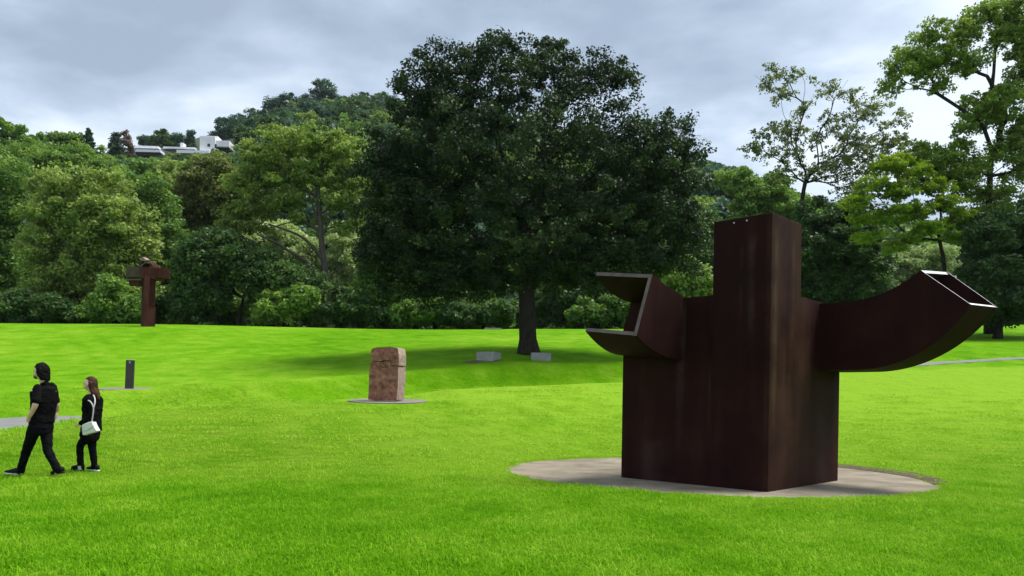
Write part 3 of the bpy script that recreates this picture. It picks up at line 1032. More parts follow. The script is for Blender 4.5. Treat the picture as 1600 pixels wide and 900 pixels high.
# ------------------------------------------------------------------ carved granite block
sb = P(602, 627, STONE_Y)
sz = gz(sb[0], sb[1] + 0.4) + 0.03
PL = np.array([sb[0], sb[1] + 0.45])
paving2 = obj('paving', disc_mesh('paving', PL, 1.18, sz, 0.2, 48, tilt=PAD_TILT), M_PLINTH)
tag(paving2, kind='structure')
ms = STONE_Y / F_PX
block = thing('granite_block', (sb[0], sb[1] + 0.35, sz), 'rough pink granite block with stepped carved seam, on a low round stone pad', 'sculpture')
fa = np.array([1.0, 0.07, 0]); fa /= np.linalg.norm(fa)       # along the front face
fd = np.array([0.30, 0.95, 0]); fd /= np.linalg.norm(fd)        # depth direction (right side turns into view)
f0 = np.array([P(576, 626, STONE_Y)[0], STONE_Y - 0.05, sz])


def front(px, py, d=0.0):
    """front-face point of the block: measured in the photograph's pixels"""
    u = (px - 576) * ms
    h = (628 - py) * ms
    lean = 0.012 * h
    return f0 + fa * (u + lean) + UP * h + fd * d


def rough_solid(name, poly, depth, cuts, amp, seed):
    """polygon of the front face extruded and chiselled"""
    mbx = MB()
    mbx.prism([front(*q) for q in poly], fd * depth)
    me = mbx.mesh(name)
    bm = bmesh.new(); bm.from_mesh(me)
    bmesh.ops.triangulate(bm, faces=bm.faces)
    for _ in range(cuts):
        bmesh.ops.subdivide_edges(bm, edges=[e for e in bm.edges if e.calc_length() > 0.07], cuts=1, use_grid_fill=False)
        bmesh.ops.triangulate(bm, faces=[f for f in bm.faces if len(f.verts) > 3])
    bm.normal_update()
    from mathutils import noise as mn
    for v in bm.verts:
        q = v.co * 3.1 + Vector((seed, 0, 0))
        q2 = v.co * 9.0
        v.co += v.normal * amp * (mn.noise(q) + 0.6 * mn.noise(q2))
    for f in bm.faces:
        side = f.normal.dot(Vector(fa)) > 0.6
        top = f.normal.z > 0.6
        f.material_index = 1 if (side or top) else 0  # right side and top take the paler granite, painted as sunlit
    bm.to_mesh(me); bm.free()
    return me


g = 0.95   # half of the seam, in pixels
lower = [(576, 627), (619.5, 627), (621, 600), (621, 574 + g), (609 - g, 574 + g), (609 - g, 567 + g), (600 + g, 567 + g), (600 + g, 575.5 + g), (592 - g, 575.5 + g), (592 - g, 567.5 + g), (577.5, 566.7 + g), (576, 590)]
upper = [(577.5, 566.7 - g), (592 + g, 567.5 - g), (600 - g, 566 - g), (600 - g, 565.5 - g), (609 + g, 565.5 - g), (609 + g, 573.5 - g), (621, 573.5 - g), (621.5, 556), (619, 546), (606, 543.5), (586, 545), (579, 548), (578, 558)]
key = [(592 + g, 568.5), (600 - g, 567.5), (600 - g, 574.8), (592 + g, 574.8)]
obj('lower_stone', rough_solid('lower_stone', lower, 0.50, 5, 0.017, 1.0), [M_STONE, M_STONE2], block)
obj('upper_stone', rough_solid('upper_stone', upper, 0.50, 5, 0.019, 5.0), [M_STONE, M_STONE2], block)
core = MB()
core.prism([front(x, y, 0.07) for x, y in [(579, 590), (618.5, 590), (618.5, 553), (580, 553)]], fd * 0.36)
obj('seam_core', core.mesh('seam_core'), [M_STONE], block)
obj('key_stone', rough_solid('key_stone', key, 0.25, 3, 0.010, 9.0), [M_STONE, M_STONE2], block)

# ------------------------------------------------------------------ marker post
pb = P(202, 609, 27.5)
pz = gz(pb[0], pb[1]) + 0.03
paving3 = obj('paving', disc_mesh('paving', (pb[0] - 0.18, pb[1] + 0.1), 0.95, pz, 0.2, 40, tilt=PAD_TILT), M_PLINTH)
tag(paving3, kind='structure')
post = thing('marker_post', (pb[0], pb[1], pz), 'short dark steel marker post on a pale round pad behind the two walkers', 'post')
mp_ = 27.5 / F_PX
mb = MB()
c = np.array([pb[0], pb[1], pz])
axp = np.array([0.98, 0.17, 0]); ayp = np.array([-0.17, 0.98, 0])
mb.box(c + UP * 0.51, axp * 0.14, ayp * 0.05, UP * 0.51)
me = mb.mesh('shaft')
for v in me.vertices: v.co.x += 0.025 * (v.co.z - pz)
obj('shaft', bevelled(me, 0.006), M_POST, post)
mb = MB(); mb.box(c + UP * 1.026 + np.array([0.026, 0, 0]), axp * 0.142, ayp * 0.052, UP * 0.008)
obj('cap', mb.mesh('cap'), M_PALE, post)
mb = MB(); mb.box(c + UP * 0.94 - ayp * 0.053 + np.array([0.015, 0, 0]), axp * 0.025, ayp * 0.003, UP * 0.045)
obj('plaque', mb.mesh('plaque'), simple_mat('dull_plaque', (0.30, 0.30, 0.31), 0.5), post)

# ------------------------------------------------------------------ stone benches
def bench(px0, px1, py_base, Y, h, dep, ang, label, label_kind='stone_bench', group='granite blocks on the lawn by the oak', dip=0.0):
    a = P(px0, py_base, Y); b = P(px1, py_base, Y)
    c = (a + b) / 2
    L_ = np.linalg.norm(b - a)
    z = gz(c[0], c[1])
    ax = np.array([math.cos(ang), math.sin(ang), 0]); ay = np.array([-math.sin(ang), math.cos(ang), 0])
    t = thing(label_kind, (c[0], c[1], z), label, 'bench', group)
    mbx = MB()
    mbx.box(np.array([c[0], c[1], z]) + ay * dep / 2 + UP * (h / 2 - 0.06), ax * L_ / 2, ay * dep / 2, UP * (h / 2 + 0.06))
    o = obj('slab', bevelled(mbx.mesh('slab'), 0.012), M_BENCH, t)
    return t


bench(743, 772, 561.5, 35.6, 0.42, 0.95, math.radians(-22), 'pale granite block bench left of the oak trunk, bare soil at its foot')
bench(830, 861, 559, 36.6, 0.38, 0.45, math.radians(2), 'grey granite block bench standing against the right foot of the oak trunk')
sl = bench(757, 784, 513.5, 59.0, 0.12, 0.8, math.radians(3), 'thin pale stone slab lying far off at the crest of the lawn, left of the oak')
sl.name = 'stone_slab'; sl['category'] = 'slab'
# bare patch under the left bench
q = P(752, 562.5, 35.3)
mb = MB()
ring = [np.array([q[0] + 0.85 * math.cos(a) * (1 + 0.15 * math.sin(3 * a)), q[1] + 0.1 + 0.4 * math.sin(a), 0]) for a in np.linspace(0, 2 * math.pi, 30, endpoint=False)]
for p in ring: p[2] = gz(p[0], p[1]) + 0.012
mb.add(ring, [tuple(range(30))])
bare = obj('bare_soil', mb.mesh('bare_soil'), M_EARTH)
tag(bare, kind='structure')

# ------------------------------------------------------------------ house on the ridge
HY = 226.0
mh = HY / F_PX
hx = np.array([1.0, 0.03, 0]); hyv = np.array([-0.03, 1.0, 0])


def hbox(x0, x1, y0, y1, dep, d0=0.0):
    """box seen between these pixels at the house's distance"""
    a = P(x0, y1, HY + d0); b = P(x1, y0, HY + d0)
    c = (a + b) / 2
    w = (b[0] - a[0]) / 2; h = abs(P(x0, y0, HY)[2] - P(x0, y1, HY)[2]) / 2
    mbx = MB()
    mbx.box(c + hyv * dep / 2, hx * w, hyv * dep / 2, UP * h)
    return mbx


house_b = P(290, 243, HY)
house = thing('house', house_b, 'long low white modern house with flat roofs on the wooded ridge', 'house')
obj('tower_wall', hbox(312, 336, 213, 236, 7, -3).mesh('wall'), M_WHITE, house).name = 'wall'
obj('wall', hbox(330, 358, 219.5, 229, 6, -2.2).mesh('wall'), M_WHITE, house)
obj('wall', hbox(316, 340, 212.4, 218, 5, -1).mesh('wall'), M_WHITE, house)
obj('wall', hbox(200, 312, 231, 245, 8, 1.0).mesh('wall'), M_GREYWALL, house)
obj('roof', hbox(205, 247, 227.8, 231.0, 9, -1.0).mesh('roof'), M_ROOF, house)
obj('roof', hbox(184, 250, 233.2, 237.0, 9, -4.0).mesh('roof'), M_ROOF, house)
obj('roof', hbox(255, 304, 229.5, 232.3, 9, -0.5).mesh('roof'), M_ROOF, house)
obj('roof', hbox(276, 326, 234.8, 239.4, 5, -5.0).mesh('roof'), M_WHITE, house)
obj('chimney', hbox(281.5, 286.5, 223.0, 231, 2, 1.0).mesh('chimney'), M_WHITE, house)
obj('window', hbox(324, 328, 224.5, 229, 0.3, -3.15).mesh('window'), M_DARKGLASS, house)
obj('window', hbox(335.5, 338, 225.0, 231, 0.3, -3.15).mesh('window'), M_DARKGLASS, house)
obj('window', hbox(340, 357, 229.2, 233, 0.6, -1.0).mesh('window'), M_DARKGLASS, house)
obj('window', hbox(205, 247, 231.2, 233.2, 0.6, -0.5).mesh('window'), M_DARKGLASS, house)
obj('window', hbox(186, 250, 237.2, 239, 0.6, -3.5).mesh('window'), M_DARKGLASS, house)
obj('window', hbox(256, 304, 232.5, 235, 0.6, 0.0).mesh('window'), M_DARKGLASS, house)
for k in range(7):
    x = 360 + k * 2.6
    obj('railing_post', hbox(x, x + 0.5, 228.0, 234, 0.1, -3).mesh('railing_post'), M_WHITE, house)
obj('railing', hbox(359, 377, 227.8, 228.6, 0.1, -3.2).mesh('railing'), M_WHITE, house)

def resample(pts, rad, n=5):
    """smooth polyline through joints"""
    pts = np.asarray(pts, float); rad = np.asarray(rad, float)
    t = np.linspace(0, 1, len(pts)); tt = np.linspace(0, 1, (len(pts) - 1) * n + 1)
    P_ = np.stack([np.interp(tt, t, pts[:, k]) for k in range(3)], 1)
    R_ = np.interp(tt, t, rad)
    for _ in range(2):
        P_[1:-1] = 0.25 * P_[:-2] + 0.5 * P_[1:-1] + 0.25 * P_[2:]
    return list(P_), list(R_)


# ------------------------------------------------------------------ trees
def leaves_mesh(name, cen, crad, lpc, leaf, flat=0.65, clump_tint=None, tint_sd=0.13, up=0.5, droop=0.0):
    """cloud of small folded leaf faces round the clump centres"""
    n = len(cen)
    idx = np.repeat(np.arange(n), lpc)
    N_ = len(idx)
    d = rng.normal(size=(N_, 3)); d /= np.linalg.norm(d, axis=1)[:, None]
    r = rng.random(N_) ** 0.45
    off = d * (r * crad[idx])[:, None]
    off[:, 2] *= flat
    # thin sprigs sticking out
    c = cen[idx] + off
    nor = rng.normal(size=(N_, 3)) * 0.8 + d * 0.45
    nor[:, 2] += up
    nor /= np.linalg.norm(nor, axis=1)[:, None]
    u = rng.normal(size=(N_, 3)); u[:, 2] -= droop
    u -= nor * (u * nor).sum(1)[:, None]; u /= np.linalg.norm(u, axis=1)[:, None]
    w = np.cross(nor, u)
    s = leaf * rng.uniform(0.65, 1.35, N_)
    a = c + u * (s * 0.5)[:, None]
    b = c + w * (s * 0.30)[:, None] + nor * (s * 0.10)[:, None]
    cc = c - u * (s * 0.5)[:, None]
    e = c - w * (s * 0.30)[:, None] + nor * (s * 0.10)[:, None]
    v = np.stack([a, b, cc, e], 1).reshape(-1, 3)
    f = np.arange(4 * N_).reshape(-1, 4)
    me = fast_mesh(name, v, f)
    if clump_tint is None:
        clump_tint = rng.normal(0.45, 0.16, n)
    t = np.clip(clump_tint[idx] + rng.normal(0, tint_sd, N_), 0, 1)
    face_attr(me, 'tint', t)
    return me


def skeleton(trunk_pts, targets, seg=0.7, jit=0.10, up_bias=0.0):
    nodes = [np.asarray(p, float) for p in trunk_pts]
    par = [-1] + list(range(len(trunk_pts) - 1))
    dep = [0.0]
    for i in range(1, len(nodes)):
        dep.append(dep[-1] + np.linalg.norm(nodes[i] - nodes[i - 1]))
    n_first = max(1, int(len(trunk_pts) * 0.45))
    order = np.argsort(np.linalg.norm(targets - nodes[-1], axis=1))
    arr = np.array(nodes); darr = np.array(dep)
    tips = []
    for k in order:
        t = targets[k]
        v = t - arr
        dist = np.linalg.norm(v, axis=1)
        cost = dist + 0.28 * darr
        cost[:n_first] += 1e3
        # do not branch straight down
        cost = cost + np.where(v[:, 2] < -0.5 * dist, dist * 0.6, 0)
        j = int(np.argmin(cost))
        L_ = dist[j]
        m = max(1, int(L_ / seg))
        p0 = arr[j]
        prev = j
        bend = rng.normal(0, jit, 3) * L_
        bend[2] += up_bias * L_
        new_p, new_d = [], []
        for q in range(1, m + 1):
            s = q / m
            p = p0 + (t - p0) * s + bend * math.sin(math.pi * s) * 0.6 + (rng.normal(0, 0.04, 3) * seg if q < m else 0)
            par.append(prev)
            prev = len(arr) + len(new_p)
            new_p.append(p)
            new_d.append(darr[j] + L_ * s)
        arr = np.vstack([arr, new_p]); darr = np.concatenate([darr, new_d])
        tips.append(prev)
    par = np.array(par)
    nk = np.bincount(par[1:], minlength=len(arr))
    fixed = np.zeros(len(arr), bool); fixed[:len(trunk_pts)] = True; fixed[nk == 0] = True
    for _ in range(4):
        cs = np.zeros_like(arr)
        np.add.at(cs, par[1:], arr[1:])
        new = 0.5 * arr + 0.25 * arr[np.maximum(par, 0)] + 0.25 * cs / np.maximum(nk, 1)[:, None]
        arr = np.where(fixed[:, None], arr, new)
    return arr, par, tips


def wood_mesh(name, arr, par, n_trunk, r_base, r_tip=0.012, expo=2.3, sides=6):
    n = len(arr)
    acc = np.zeros(n)
    kids = np.zeros(n, int)
    for i in range(n - 1, 0, -1):
        if kids[i] == 0: acc[i] += r_tip ** expo
        acc[par[i]] += acc[i]; kids[par[i]] += 1
    r = acc ** (1 / expo)
    k = r_base / max(r[min(n_trunk - 1, n - 1)] * 1.25, 1e-6)
    r = np.where(r > r_tip * 1.01, r_tip + (r - r_tip) * min(k, 3.5), r)
    # trunk: smooth taper with a flare at the foot
    if n_trunk > 1:
        top_r = min(r[n_trunk - 1], r_base * 0.85)
        h = np.linspace(0, 1, n_trunk)
        r[:n_trunk] = r_base + (top_r - r_base) * h
        r[0] = r_base * 1.35
    r = np.minimum(r, r_base * 1.4)
    vs, fs = [], []
    ch = np.arange(1, n)
    p0 = arr[par[ch]]; p1 = arr[ch]
    r1 = r[ch]; r0 = np.minimum(r[par[ch]], np.where(ch < n_trunk, 1e9, r1 * 1.35))
    d = p1 - p0
    ln = np.linalg.norm(d, axis=1); ok = ln > 1e-5
    p0, p1, r0, r1, d = p0[ok], p1[ok], r0[ok], r1[ok], d[ok] / ln[ok][:, None]
    big = np.stack([np.zeros(len(d)), np.zeros(len(d)), np.ones(len(d))], 1)
    big[np.abs(d[:, 2]) > 0.9] = (1, 0, 0)
    u = np.cross(d, big); u /= np.linalg.norm(u, axis=1)[:, None]
    w = np.cross(d, u)
    p1 = p1 + d * (r1 * 0.35)[:, None]
    ang = np.linspace(0, 2 * math.pi, sides, endpoint=False)
    V = []
    for pp, rr in ((p0, r0), (p1, r1)):
        V.append(pp[:, None] + rr[:, None, None] * (np.cos(ang)[None, :, None] * u[:, None] + np.sin(ang)[None, :, None] * w[:, None]))
    V = np.stack(V, 1)       # (m,2,sides,3)
    m = len(V)
    base = np.arange(m)[:, None] * 2 * sides
    k0 = np.arange(sides); k1 = (k0 + 1) % sides
    f = np.stack([base + k0, base + k1, base + sides + k1, base + sides + k0], 2).reshape(-1, 4)
    return fast_mesh(name, V.reshape(-1, 3), f, smooth=True)


def make_tree(name, label, px_base, Y, lobes, mat, n_clump, clump_r, lpc, leaf, trunk_r=0.25, fork=None, group=None,
              bark=None, cat='tree', dfac=1.0, n_branch=60, flat=0.65, front_bias=0.0, path=None, rpow=0.42, tint=None,
              up=0.5, jit=0.10, targets_px=None, sides=5, base_py=None, droop=0.0, limbs=None, up_bias=0.0, r_tip=0.014):
    m = Y / F_PX
    if base_py is not None:
        b = P(px_base, base_py, Y)
    else:
        b = P(px_base, 520, Y)
    zz = float(lawn_z(np.array([b[0]]), np.array([Y]), False)[0]) if Y < 75 and abs(b[0]) < 50 else float(hill_z(np.array([b[0]]), np.array([Y]))[0])
    base = np.array([b[0], Y, zz - 0.05])
    root = thing(name, base, label, cat, group)
    wts = np.array([l[2] * l[3] for l in lobes], float); wts /= wts.sum()
    counts = rng.multinomial(n_clump, wts)
    cen = []
    for l, c in zip(lobes, counts):
        if c == 0: continue
        lc = P(l[0], l[1], Y)
        dyo = l[4] if len(l) > 4 else 0.0
        rx, rz = l[2] * m, l[3] * m
        ry = 0.5 * (rx + rz) * dfac
        d = rng.normal(size=(c, 3)); d /= np.linalg.norm(d, axis=1)[:, None]
        if front_bias:
            flip = (d[:, 1] > 0) & (rng.random(c) < front_bias)
            d[flip, 1] *= -1
        r = np.maximum(rng.random(c), 0.03) ** rpow
        cen.append(lc + np.array([0, dyo, 0]) + d * r[:, None] * np.array([rx, ry, rz]))
    cen = np.vstack(cen)
    cen[:, 2] = np.maximum(cen[:, 2], base[2] + 0.25)
    cr = clump_r * rng.uniform(0.6, 1.35, len(cen))
    crown_c, crown_r = cen, cr
    ct = rng.normal(0.45 if tint is None else tint, 0.17, len(cen))
    # trunk
    if path is None:
        fk = fork if fork is not None else base[2] + 3.0
        tx = base + np.array([rng.normal(0, 0.15), rng.normal(0, 0.15), 0])
        trunk = [base + (np.array([tx[0], tx[1], fk]) - base) * t + np.array([0.06 * math.sin(5 * t + base[0]), 0, 0]) for t in np.linspace(0, 1, 6)]
    else:
        trunk = [base] + [P(x, y, Y) for x, y in path]
    nb = min(n_branch, len(cen))
    sel = rng.choice(len(cen), nb, replace=False)
    tg = cen[sel]
    if targets_px is not None:
        tg = np.vstack([np.array([P(*t[:2], Y + (t[2] if len(t) > 2 else 0)) for t in targets_px]), tg])
    arr, par, tips = skeleton(trunk, tg, jit=jit, up_bias=up_bias)
    w = wood_mesh('trunk', arr, par, len(trunk), trunk_r, sides=sides, r_tip=r_tip)
    if limbs:
        # the great limbs that the photograph shows bare
        lb = MB()
        for pts_, ra, rb_ in limbs:
            q = [P(x_, y_, Y + dy_) for x_, y_, dy_ in pts_]
            qq, rr = resample(q, list(np.linspace(ra, rb_, len(q))), 4)
            lb.tube(qq, rr, n=9)
        lm = lb.mesh('limbs', smooth=True)
        bmj = bmesh.new(); bmj.from_mesh(w); bmj.from_mesh(lm)
        bmj.to_mesh(w); bmj.free()
        bpy.data.meshes.remove(lm)
    obj('trunk', w, bark or M_BARK, root)
    me = leaves_mesh('crown', crown_c, crown_r, lpc, leaf, flat=flat, clump_tint=ct, up=up, droop=droop)
    obj('crown', me, mat, root)
    return root


# the oak on the lawn
oak_lobes = [(826, 250, 215, 120), (700, 270, 120, 110), (960, 285, 130, 110), (640, 330, 88, 95), (1020, 300, 88, 95),
             (800, 130, 120, 70), (680, 130, 62, 62), (925, 140, 72, 55), (1050, 225, 52, 55), (600, 265, 50, 65), (640, 155, 34, 45),
             (830, 365, 220, 70), (605, 400, 52, 45), (700, 420, 80, 40), (960, 400, 105, 48), (1070, 380, 38, 60), (780, 85, 45, 32), (860, 92, 40, 30), (960, 110, 28, 34), (826, 415, 130, 36), (730, 440, 70, 30), (905, 430, 85, 34), (640, 440, 55, 36), (590, 395, 36, 40), (985, 420, 60, 34), (690, 462, 34, 20), (680, 170, 48, 40)]
make_tree('oak_tree', 'huge spreading dark green oak with thick trunk standing alone on the lawn', 826, 38.5, oak_lobes, M_OAK,
          2250, 0.50, 95, 0.160, trunk_r=0.47, dfac=0.95, n_branch=420, flat=0.7, rpow=0.33,
          path=[(825, 535), (824, 510), (824, 485), (823, 462), (822, 445), (824, 425), (826, 400), (828, 370)],
          targets_px=[(785, 410), (770, 385), (700, 400, -1), (872, 415), (890, 390), (960, 380, -1), (760, 330), (900, 320), (826, 260), (640, 400, 1), (1020, 370, 1)],
          base_py=553, sides=7, jit=0.08)

BG = 'trees along the far edge of the lawn'
FT = dict(clump_r=0.92, lpc=128, leaf=0.305, front_bias=0.35)


def bgtree(label, px, Y, lobes, mat, n, **kw):
    a = dict(FT); a.update(kw)
    nm = a.pop('name', 'broadleaf_tree')
    return make_tree(nm, label, px, Y, lobes, FOL[mat], n, a.pop('clump_r'), a.pop('lpc'), a.pop('leaf'), group=a.pop('group', BG), **a)


# left part of the tree line
bgtree('dull green tree at the very left edge of the tree line', 8, 70, [(-30, 330, 65, 85), (15, 310, 48, 70), (5, 420, 45, 70), (-20, 460, 50, 50)], 'mid', 250, tint=0.35)
bgtree('broad light olive tree near the left edge, left of the T-shaped sculpture', 120, 65, [(95, 330, 55, 60), (150, 320, 62, 55), (185, 365, 60, 65), (90, 410, 50, 60), (150, 430, 55, 60), (60, 470, 40, 35), (200, 440, 40, 50)], 'olive', 400, tint=0.50)
bgtree('mid green tree standing right behind the distant T-shaped sculpture', 232, 72, [(235, 330, 42, 55), (255, 390, 45, 60), (225, 440, 50, 55)], 'mid', 200, tint=0.35)
bgtree('low bright green shrub at the foot of the distant T-shaped sculpture', 180, 60, [(178, 470, 28, 36), (205, 480, 22, 25), (150, 486, 30, 20)], 'mid', 90, name='shrub', cat='shrub', clump_r=0.7, lpc=110, leaf=0.30)
bgtree('dark shrub belt plant below the light green tree near the left edge', 60, 61, [(30, 480, 42, 24), (85, 484, 36, 20), (120, 490, 28, 14)], 'dark', 90, name='shrub', cat='shrub', clump_r=0.7)
bgtree('pale green wide tree rising behind the light green tree at left', 70, 96, [(60, 255, 62, 34), (140, 255, 60, 30), (20, 270, 45, 34), (105, 280, 80, 35)], 'mid', 260, tint=0.6, group=BG)
bgtree('brownish olive tree with a rounded crown below the white house', 330, 78, [(322, 292, 42, 42), (352, 284, 42, 40), (310, 340, 40, 45), (368, 320, 45, 50), (290, 320, 28, 45)], 'brown', 260, tint=0.5)
bgtree('dark deep green tree with low hanging branches right of the distant T-shaped sculpture', 372, 62, [(320, 420, 45, 50), (352, 395, 50, 35), (310, 468, 42, 30), (385, 412, 45, 35), (335, 455, 30, 28)], 'dark', 330, tint=0.45, clump_r=0.85)
bgtree('dark green bush with drooping leaves left of the pale grey trunk', 428, 62, [(420, 440, 34, 40), (452, 445, 38, 34), (480, 460, 30, 34)], 'dark', 170, tint=0.6, name='shrub', cat='shrub')
# the big airy tree with a pale visible trunk
make_tree('broadleaf_tree', 'airy olive tree with bare grey trunk and long side limbs, left of the oak', 512, 65,
          [(470, 222, 66, 24), (420, 248, 44, 24), (525, 235, 46, 26), (385, 285, 34, 22), (440, 282, 50, 22), (500, 272, 52, 22), (548, 280, 34, 26), (372, 330, 28, 15), (410, 322, 40, 16), (455, 315, 34, 13), (530, 315, 36, 16),
           (360, 352, 20, 10), (395, 356, 26, 9), (560, 320, 24, 24), (545, 350, 24, 12), (480, 340, 26, 9), (555, 405, 16, 8)], FOL['olive'],
          560, 0.62, 72, 0.28, trunk_r=0.34, group=BG, bark=M_BARK2, n_branch=200, rpow=0.5, dfac=1.4, flat=0.5,
          path=[(513, 490), (512, 468), (510, 445), (508, 425), (506, 405), (503, 385), (501, 362), (499, 335), (498, 310)],
          limbs=[([(510, 458, 0), (500, 438, -.3), (488, 418, -.6), (470, 402, -.9), (452, 393, -1.1), (438, 382, -1.2), (420, 374, -1.3), (402, 366, -1.4)], 0.20, 0.06),
                 ([(506, 408, 0), (494, 392, -.4), (478, 374, -.8), (460, 364, -1.0), (440, 357, -1.2), (420, 350, -1.3)], 0.17, 0.05),
                 ([(500, 350, 0), (490, 325, -.5), (482, 300, -.8), (470, 270, -1)], 0.10, 0.04), ([(502, 370, 0), (516, 345, -.6), (524, 315, -1), (532, 290, -1.2)], 0.09, 0.03),
                 ([(511, 440, 0), (526, 420, -.4), (546, 414, -.8), (558, 424, -1.0)], 0.08, 0.03)],
          targets_px=[(530, 330), (485, 300)], sides=6, up_bias=0.1)
bgtree('bright green leafy bush under the tree with the pale grey trunk', 445, 60.5, [(440, 478, 36, 26), (470, 466, 26, 22), (420, 490, 26, 14)], 'mid', 120, name='shrub', cat='shrub', clump_r=0.6, tint=0.72, leaf=0.3)
bgtree('pale sunlit willow-like bush seen between the grey trunk and the oak', 545, 76, [(538, 395, 26, 48), (560, 440, 28, 36), (520, 440, 28, 36), (470, 400, 34, 36), (440, 372, 30, 30), (400, 395, 24, 30), (480, 440, 30, 20)], 'pale', 260, name='shrub', cat='shrub', tint=0.7, trunk_r=0.12, clump_r=0.8)
bgtree('dark low bush right of the tree with the pale grey trunk', 530, 61, [(515, 492, 30, 16), (555, 480, 30, 26), (585, 494, 24, 14)], 'dark', 100, name='shrub', cat='shrub', clump_r=0.6, tint=0.45)
bgtree('slender tree with a straight grey trunk just left of the oak crown', 600, 62, [(598, 425, 34, 34), (622, 445, 28, 30), (580, 460, 20, 22)], 'mid', 130, tint=0.25, bark=M_BARK2, path=[(600, 490), (600, 470), (600, 445)], trunk_r=0.30, sides=8)
bgtree('shadowed bush under the left skirt of the oak', 650, 61, [(640, 490, 34, 18), (672, 484, 26, 22), (620, 496, 20, 10)], 'mid', 90, name='shrub', cat='shrub', clump_r=0.55, tint=0.35)
bgtree('dark tree with a thin stem behind the left half of the oak', 680, 68, [(668, 440, 40, 40), (700, 465, 36, 36), (650, 415, 40, 36)], 'dark', 200, tint=0.55, path=[(680, 490), (680, 470), (680, 445)], trunk_r=0.2)
bgtree('lighter green tree showing through under the oak, left of its trunk', 755, 72, [(745, 440, 36, 36), (770, 470, 30, 32), (725, 480, 26, 26), (778, 430, 24, 30)], 'mid', 190, tint=0.55)
bgtree('dark bush at the lawn edge left of the oak trunk', 720, 61, [(712, 492, 30, 18), (745, 496, 28, 14), (775, 490, 26, 20)], 'dark', 100, name='shrub', cat='shrub', clump_r=0.55, tint=0.5)
bgtree('dark green tree behind the oak trunk on its right', 900, 66, [(880, 455, 40, 40), (920, 470, 45, 38), (860, 490, 30, 20), (950, 440, 34, 36)], 'dark', 250, tint=0.42)
bgtree('pale trunked bush at the lawn edge right of the oak trunk', 908, 62, [(905, 488, 24, 20), (935, 494, 26, 14), (965, 485, 30, 24)], 'mid', 90, name='shrub', cat='shrub', clump_r=0.55, tint=0.2)
bgtree('dark tree filling the gap between the oak and the left arm of the big sculpture', 985, 67, [(975, 440, 40, 44), (1010, 455, 40, 40), (1000, 410, 36, 36), (960, 480, 34, 26)], 'dark', 230, tint=0.4)
bgtree('fresh green fern-like bush showing above the left arm of the big sculpture', 1075, 64, [(1075, 430, 32, 30), (1095, 455, 30, 36), (1050, 450, 26, 36)], 'mid', 180, name='shrub', cat='shrub', clump_r=0.6, leaf=0.32, tint=0.85)
bgtree('dark tree behind the left side of the square tower', 1085, 72, [(1080, 390, 30, 40), (1095, 360, 22, 34), (1060, 405, 26, 34)], 'dark', 150, tint=0.5)
# right part
bgtree('mid green tree with layered branches rising just above the square tower', 1200, 80, [(1190, 305, 46, 26), (1150, 285, 34, 20), (1225, 330, 44, 28), (1175, 335, 36, 24), (1210, 290, 26, 20)], 'mid', 200, tint=0.55, clump_r=0.75)
bgtree('dark dense conifer-like tree right of the square tower', 1290, 58, [(1300, 395, 70, 62), (1262, 430, 42, 52), (1330, 350, 40, 46), (1285, 350, 40, 40), (1350, 430, 40, 44), (1300, 455, 70, 36)], 'dark', 430, tint=0.40, clump_r=0.75, leaf=0.28, up=0.8)
bgtree('soft grey-green bush showing above the right arm of the big sculpture', 1420, 74, [(1420, 425, 36, 36), (1455, 410, 34, 30), (1390, 450, 34, 30), (1470, 440, 30, 36)], 'pale', 220, name='shrub', cat='shrub', clump_r=0.75, tint=0.25, trunk_r=0.12)
bgtree('black-green undergrowth tree at the right edge behind the raised arm tip', 1560, 48.5, [(1550, 420, 52, 50), (1595, 410, 40, 70), (1520, 455, 36, 40), (1570, 475, 60, 30), (1500, 488, 40, 20), (1600, 365, 36, 50), (1545, 365, 34, 34), (1630, 430, 40, 70)], 'dark', 520, tint=0.25, clump_r=0.62, leaf=0.27)
bgtree('shadowy bush at the lawn edge under the right arm of the big sculpture', 1430, 61, [(1400, 480, 60, 26), (1460, 488, 40, 18), (1340, 484, 40, 24)], 'dark', 160, name='shrub', cat='shrub', clump_r=0.6, tint=0.3)

# thin half-bare tree
thin_px = [(1205, 108, 22, 12), (1235, 118, 22, 12), (1200, 135, 16, 14), (1225, 150, 26, 14), (1262, 128, 16, 12), (1300, 140, 26, 12), (1190, 215, 26, 14), (1170, 235, 20, 12), (1215, 200, 20, 16),
           (1245, 205, 28, 22), (1255, 170, 18, 16), (1205, 240, 32, 14), (1275, 215, 20, 22), (1300, 190, 22, 18), (1320, 215, 28, 28), (1345, 180, 26, 22), (1370, 165, 26, 16), (1395, 190, 24, 22),
           (1385, 225, 30, 22), (1345, 235, 34, 30), (1310, 260, 34, 30), (1270, 265, 30, 22), (1365, 260, 36, 26), (1240, 240, 26, 16), (1330, 150, 20, 12), (1405, 225, 18, 18), (1225, 270, 24, 14), (1335, 290, 34, 24)]
make_tree('broadleaf_tree', 'thin half-bare tree with sparse leaves and open branches against the sky right of the tower', 1255, 60, thin_px, FOL['thin'],
          900, 0.33, 20, 0.20, trunk_r=0.22, group=BG, n_branch=420, rpow=0.6, jit=0.14, sides=5, up_bias=0.06, r_tip=0.010, dfac=1.6,
          path=[(1254, 480), (1253, 440), (1252, 400), (1252, 365), (1252, 335), (1254, 310)],
          targets_px=[(1258, 280), (1258, 230), (1254, 190), (1240, 150), (1215, 120), (1195, 100), (1270, 270), (1282, 225), (1288, 180), (1300, 150), (1320, 130), (1300, 270), (1320, 235), (1335, 200), (1350, 170), (1365, 140),
                      (1195, 130), (1180, 118), (1215, 170), (1190, 205), (1410, 195), (1325, 125)])

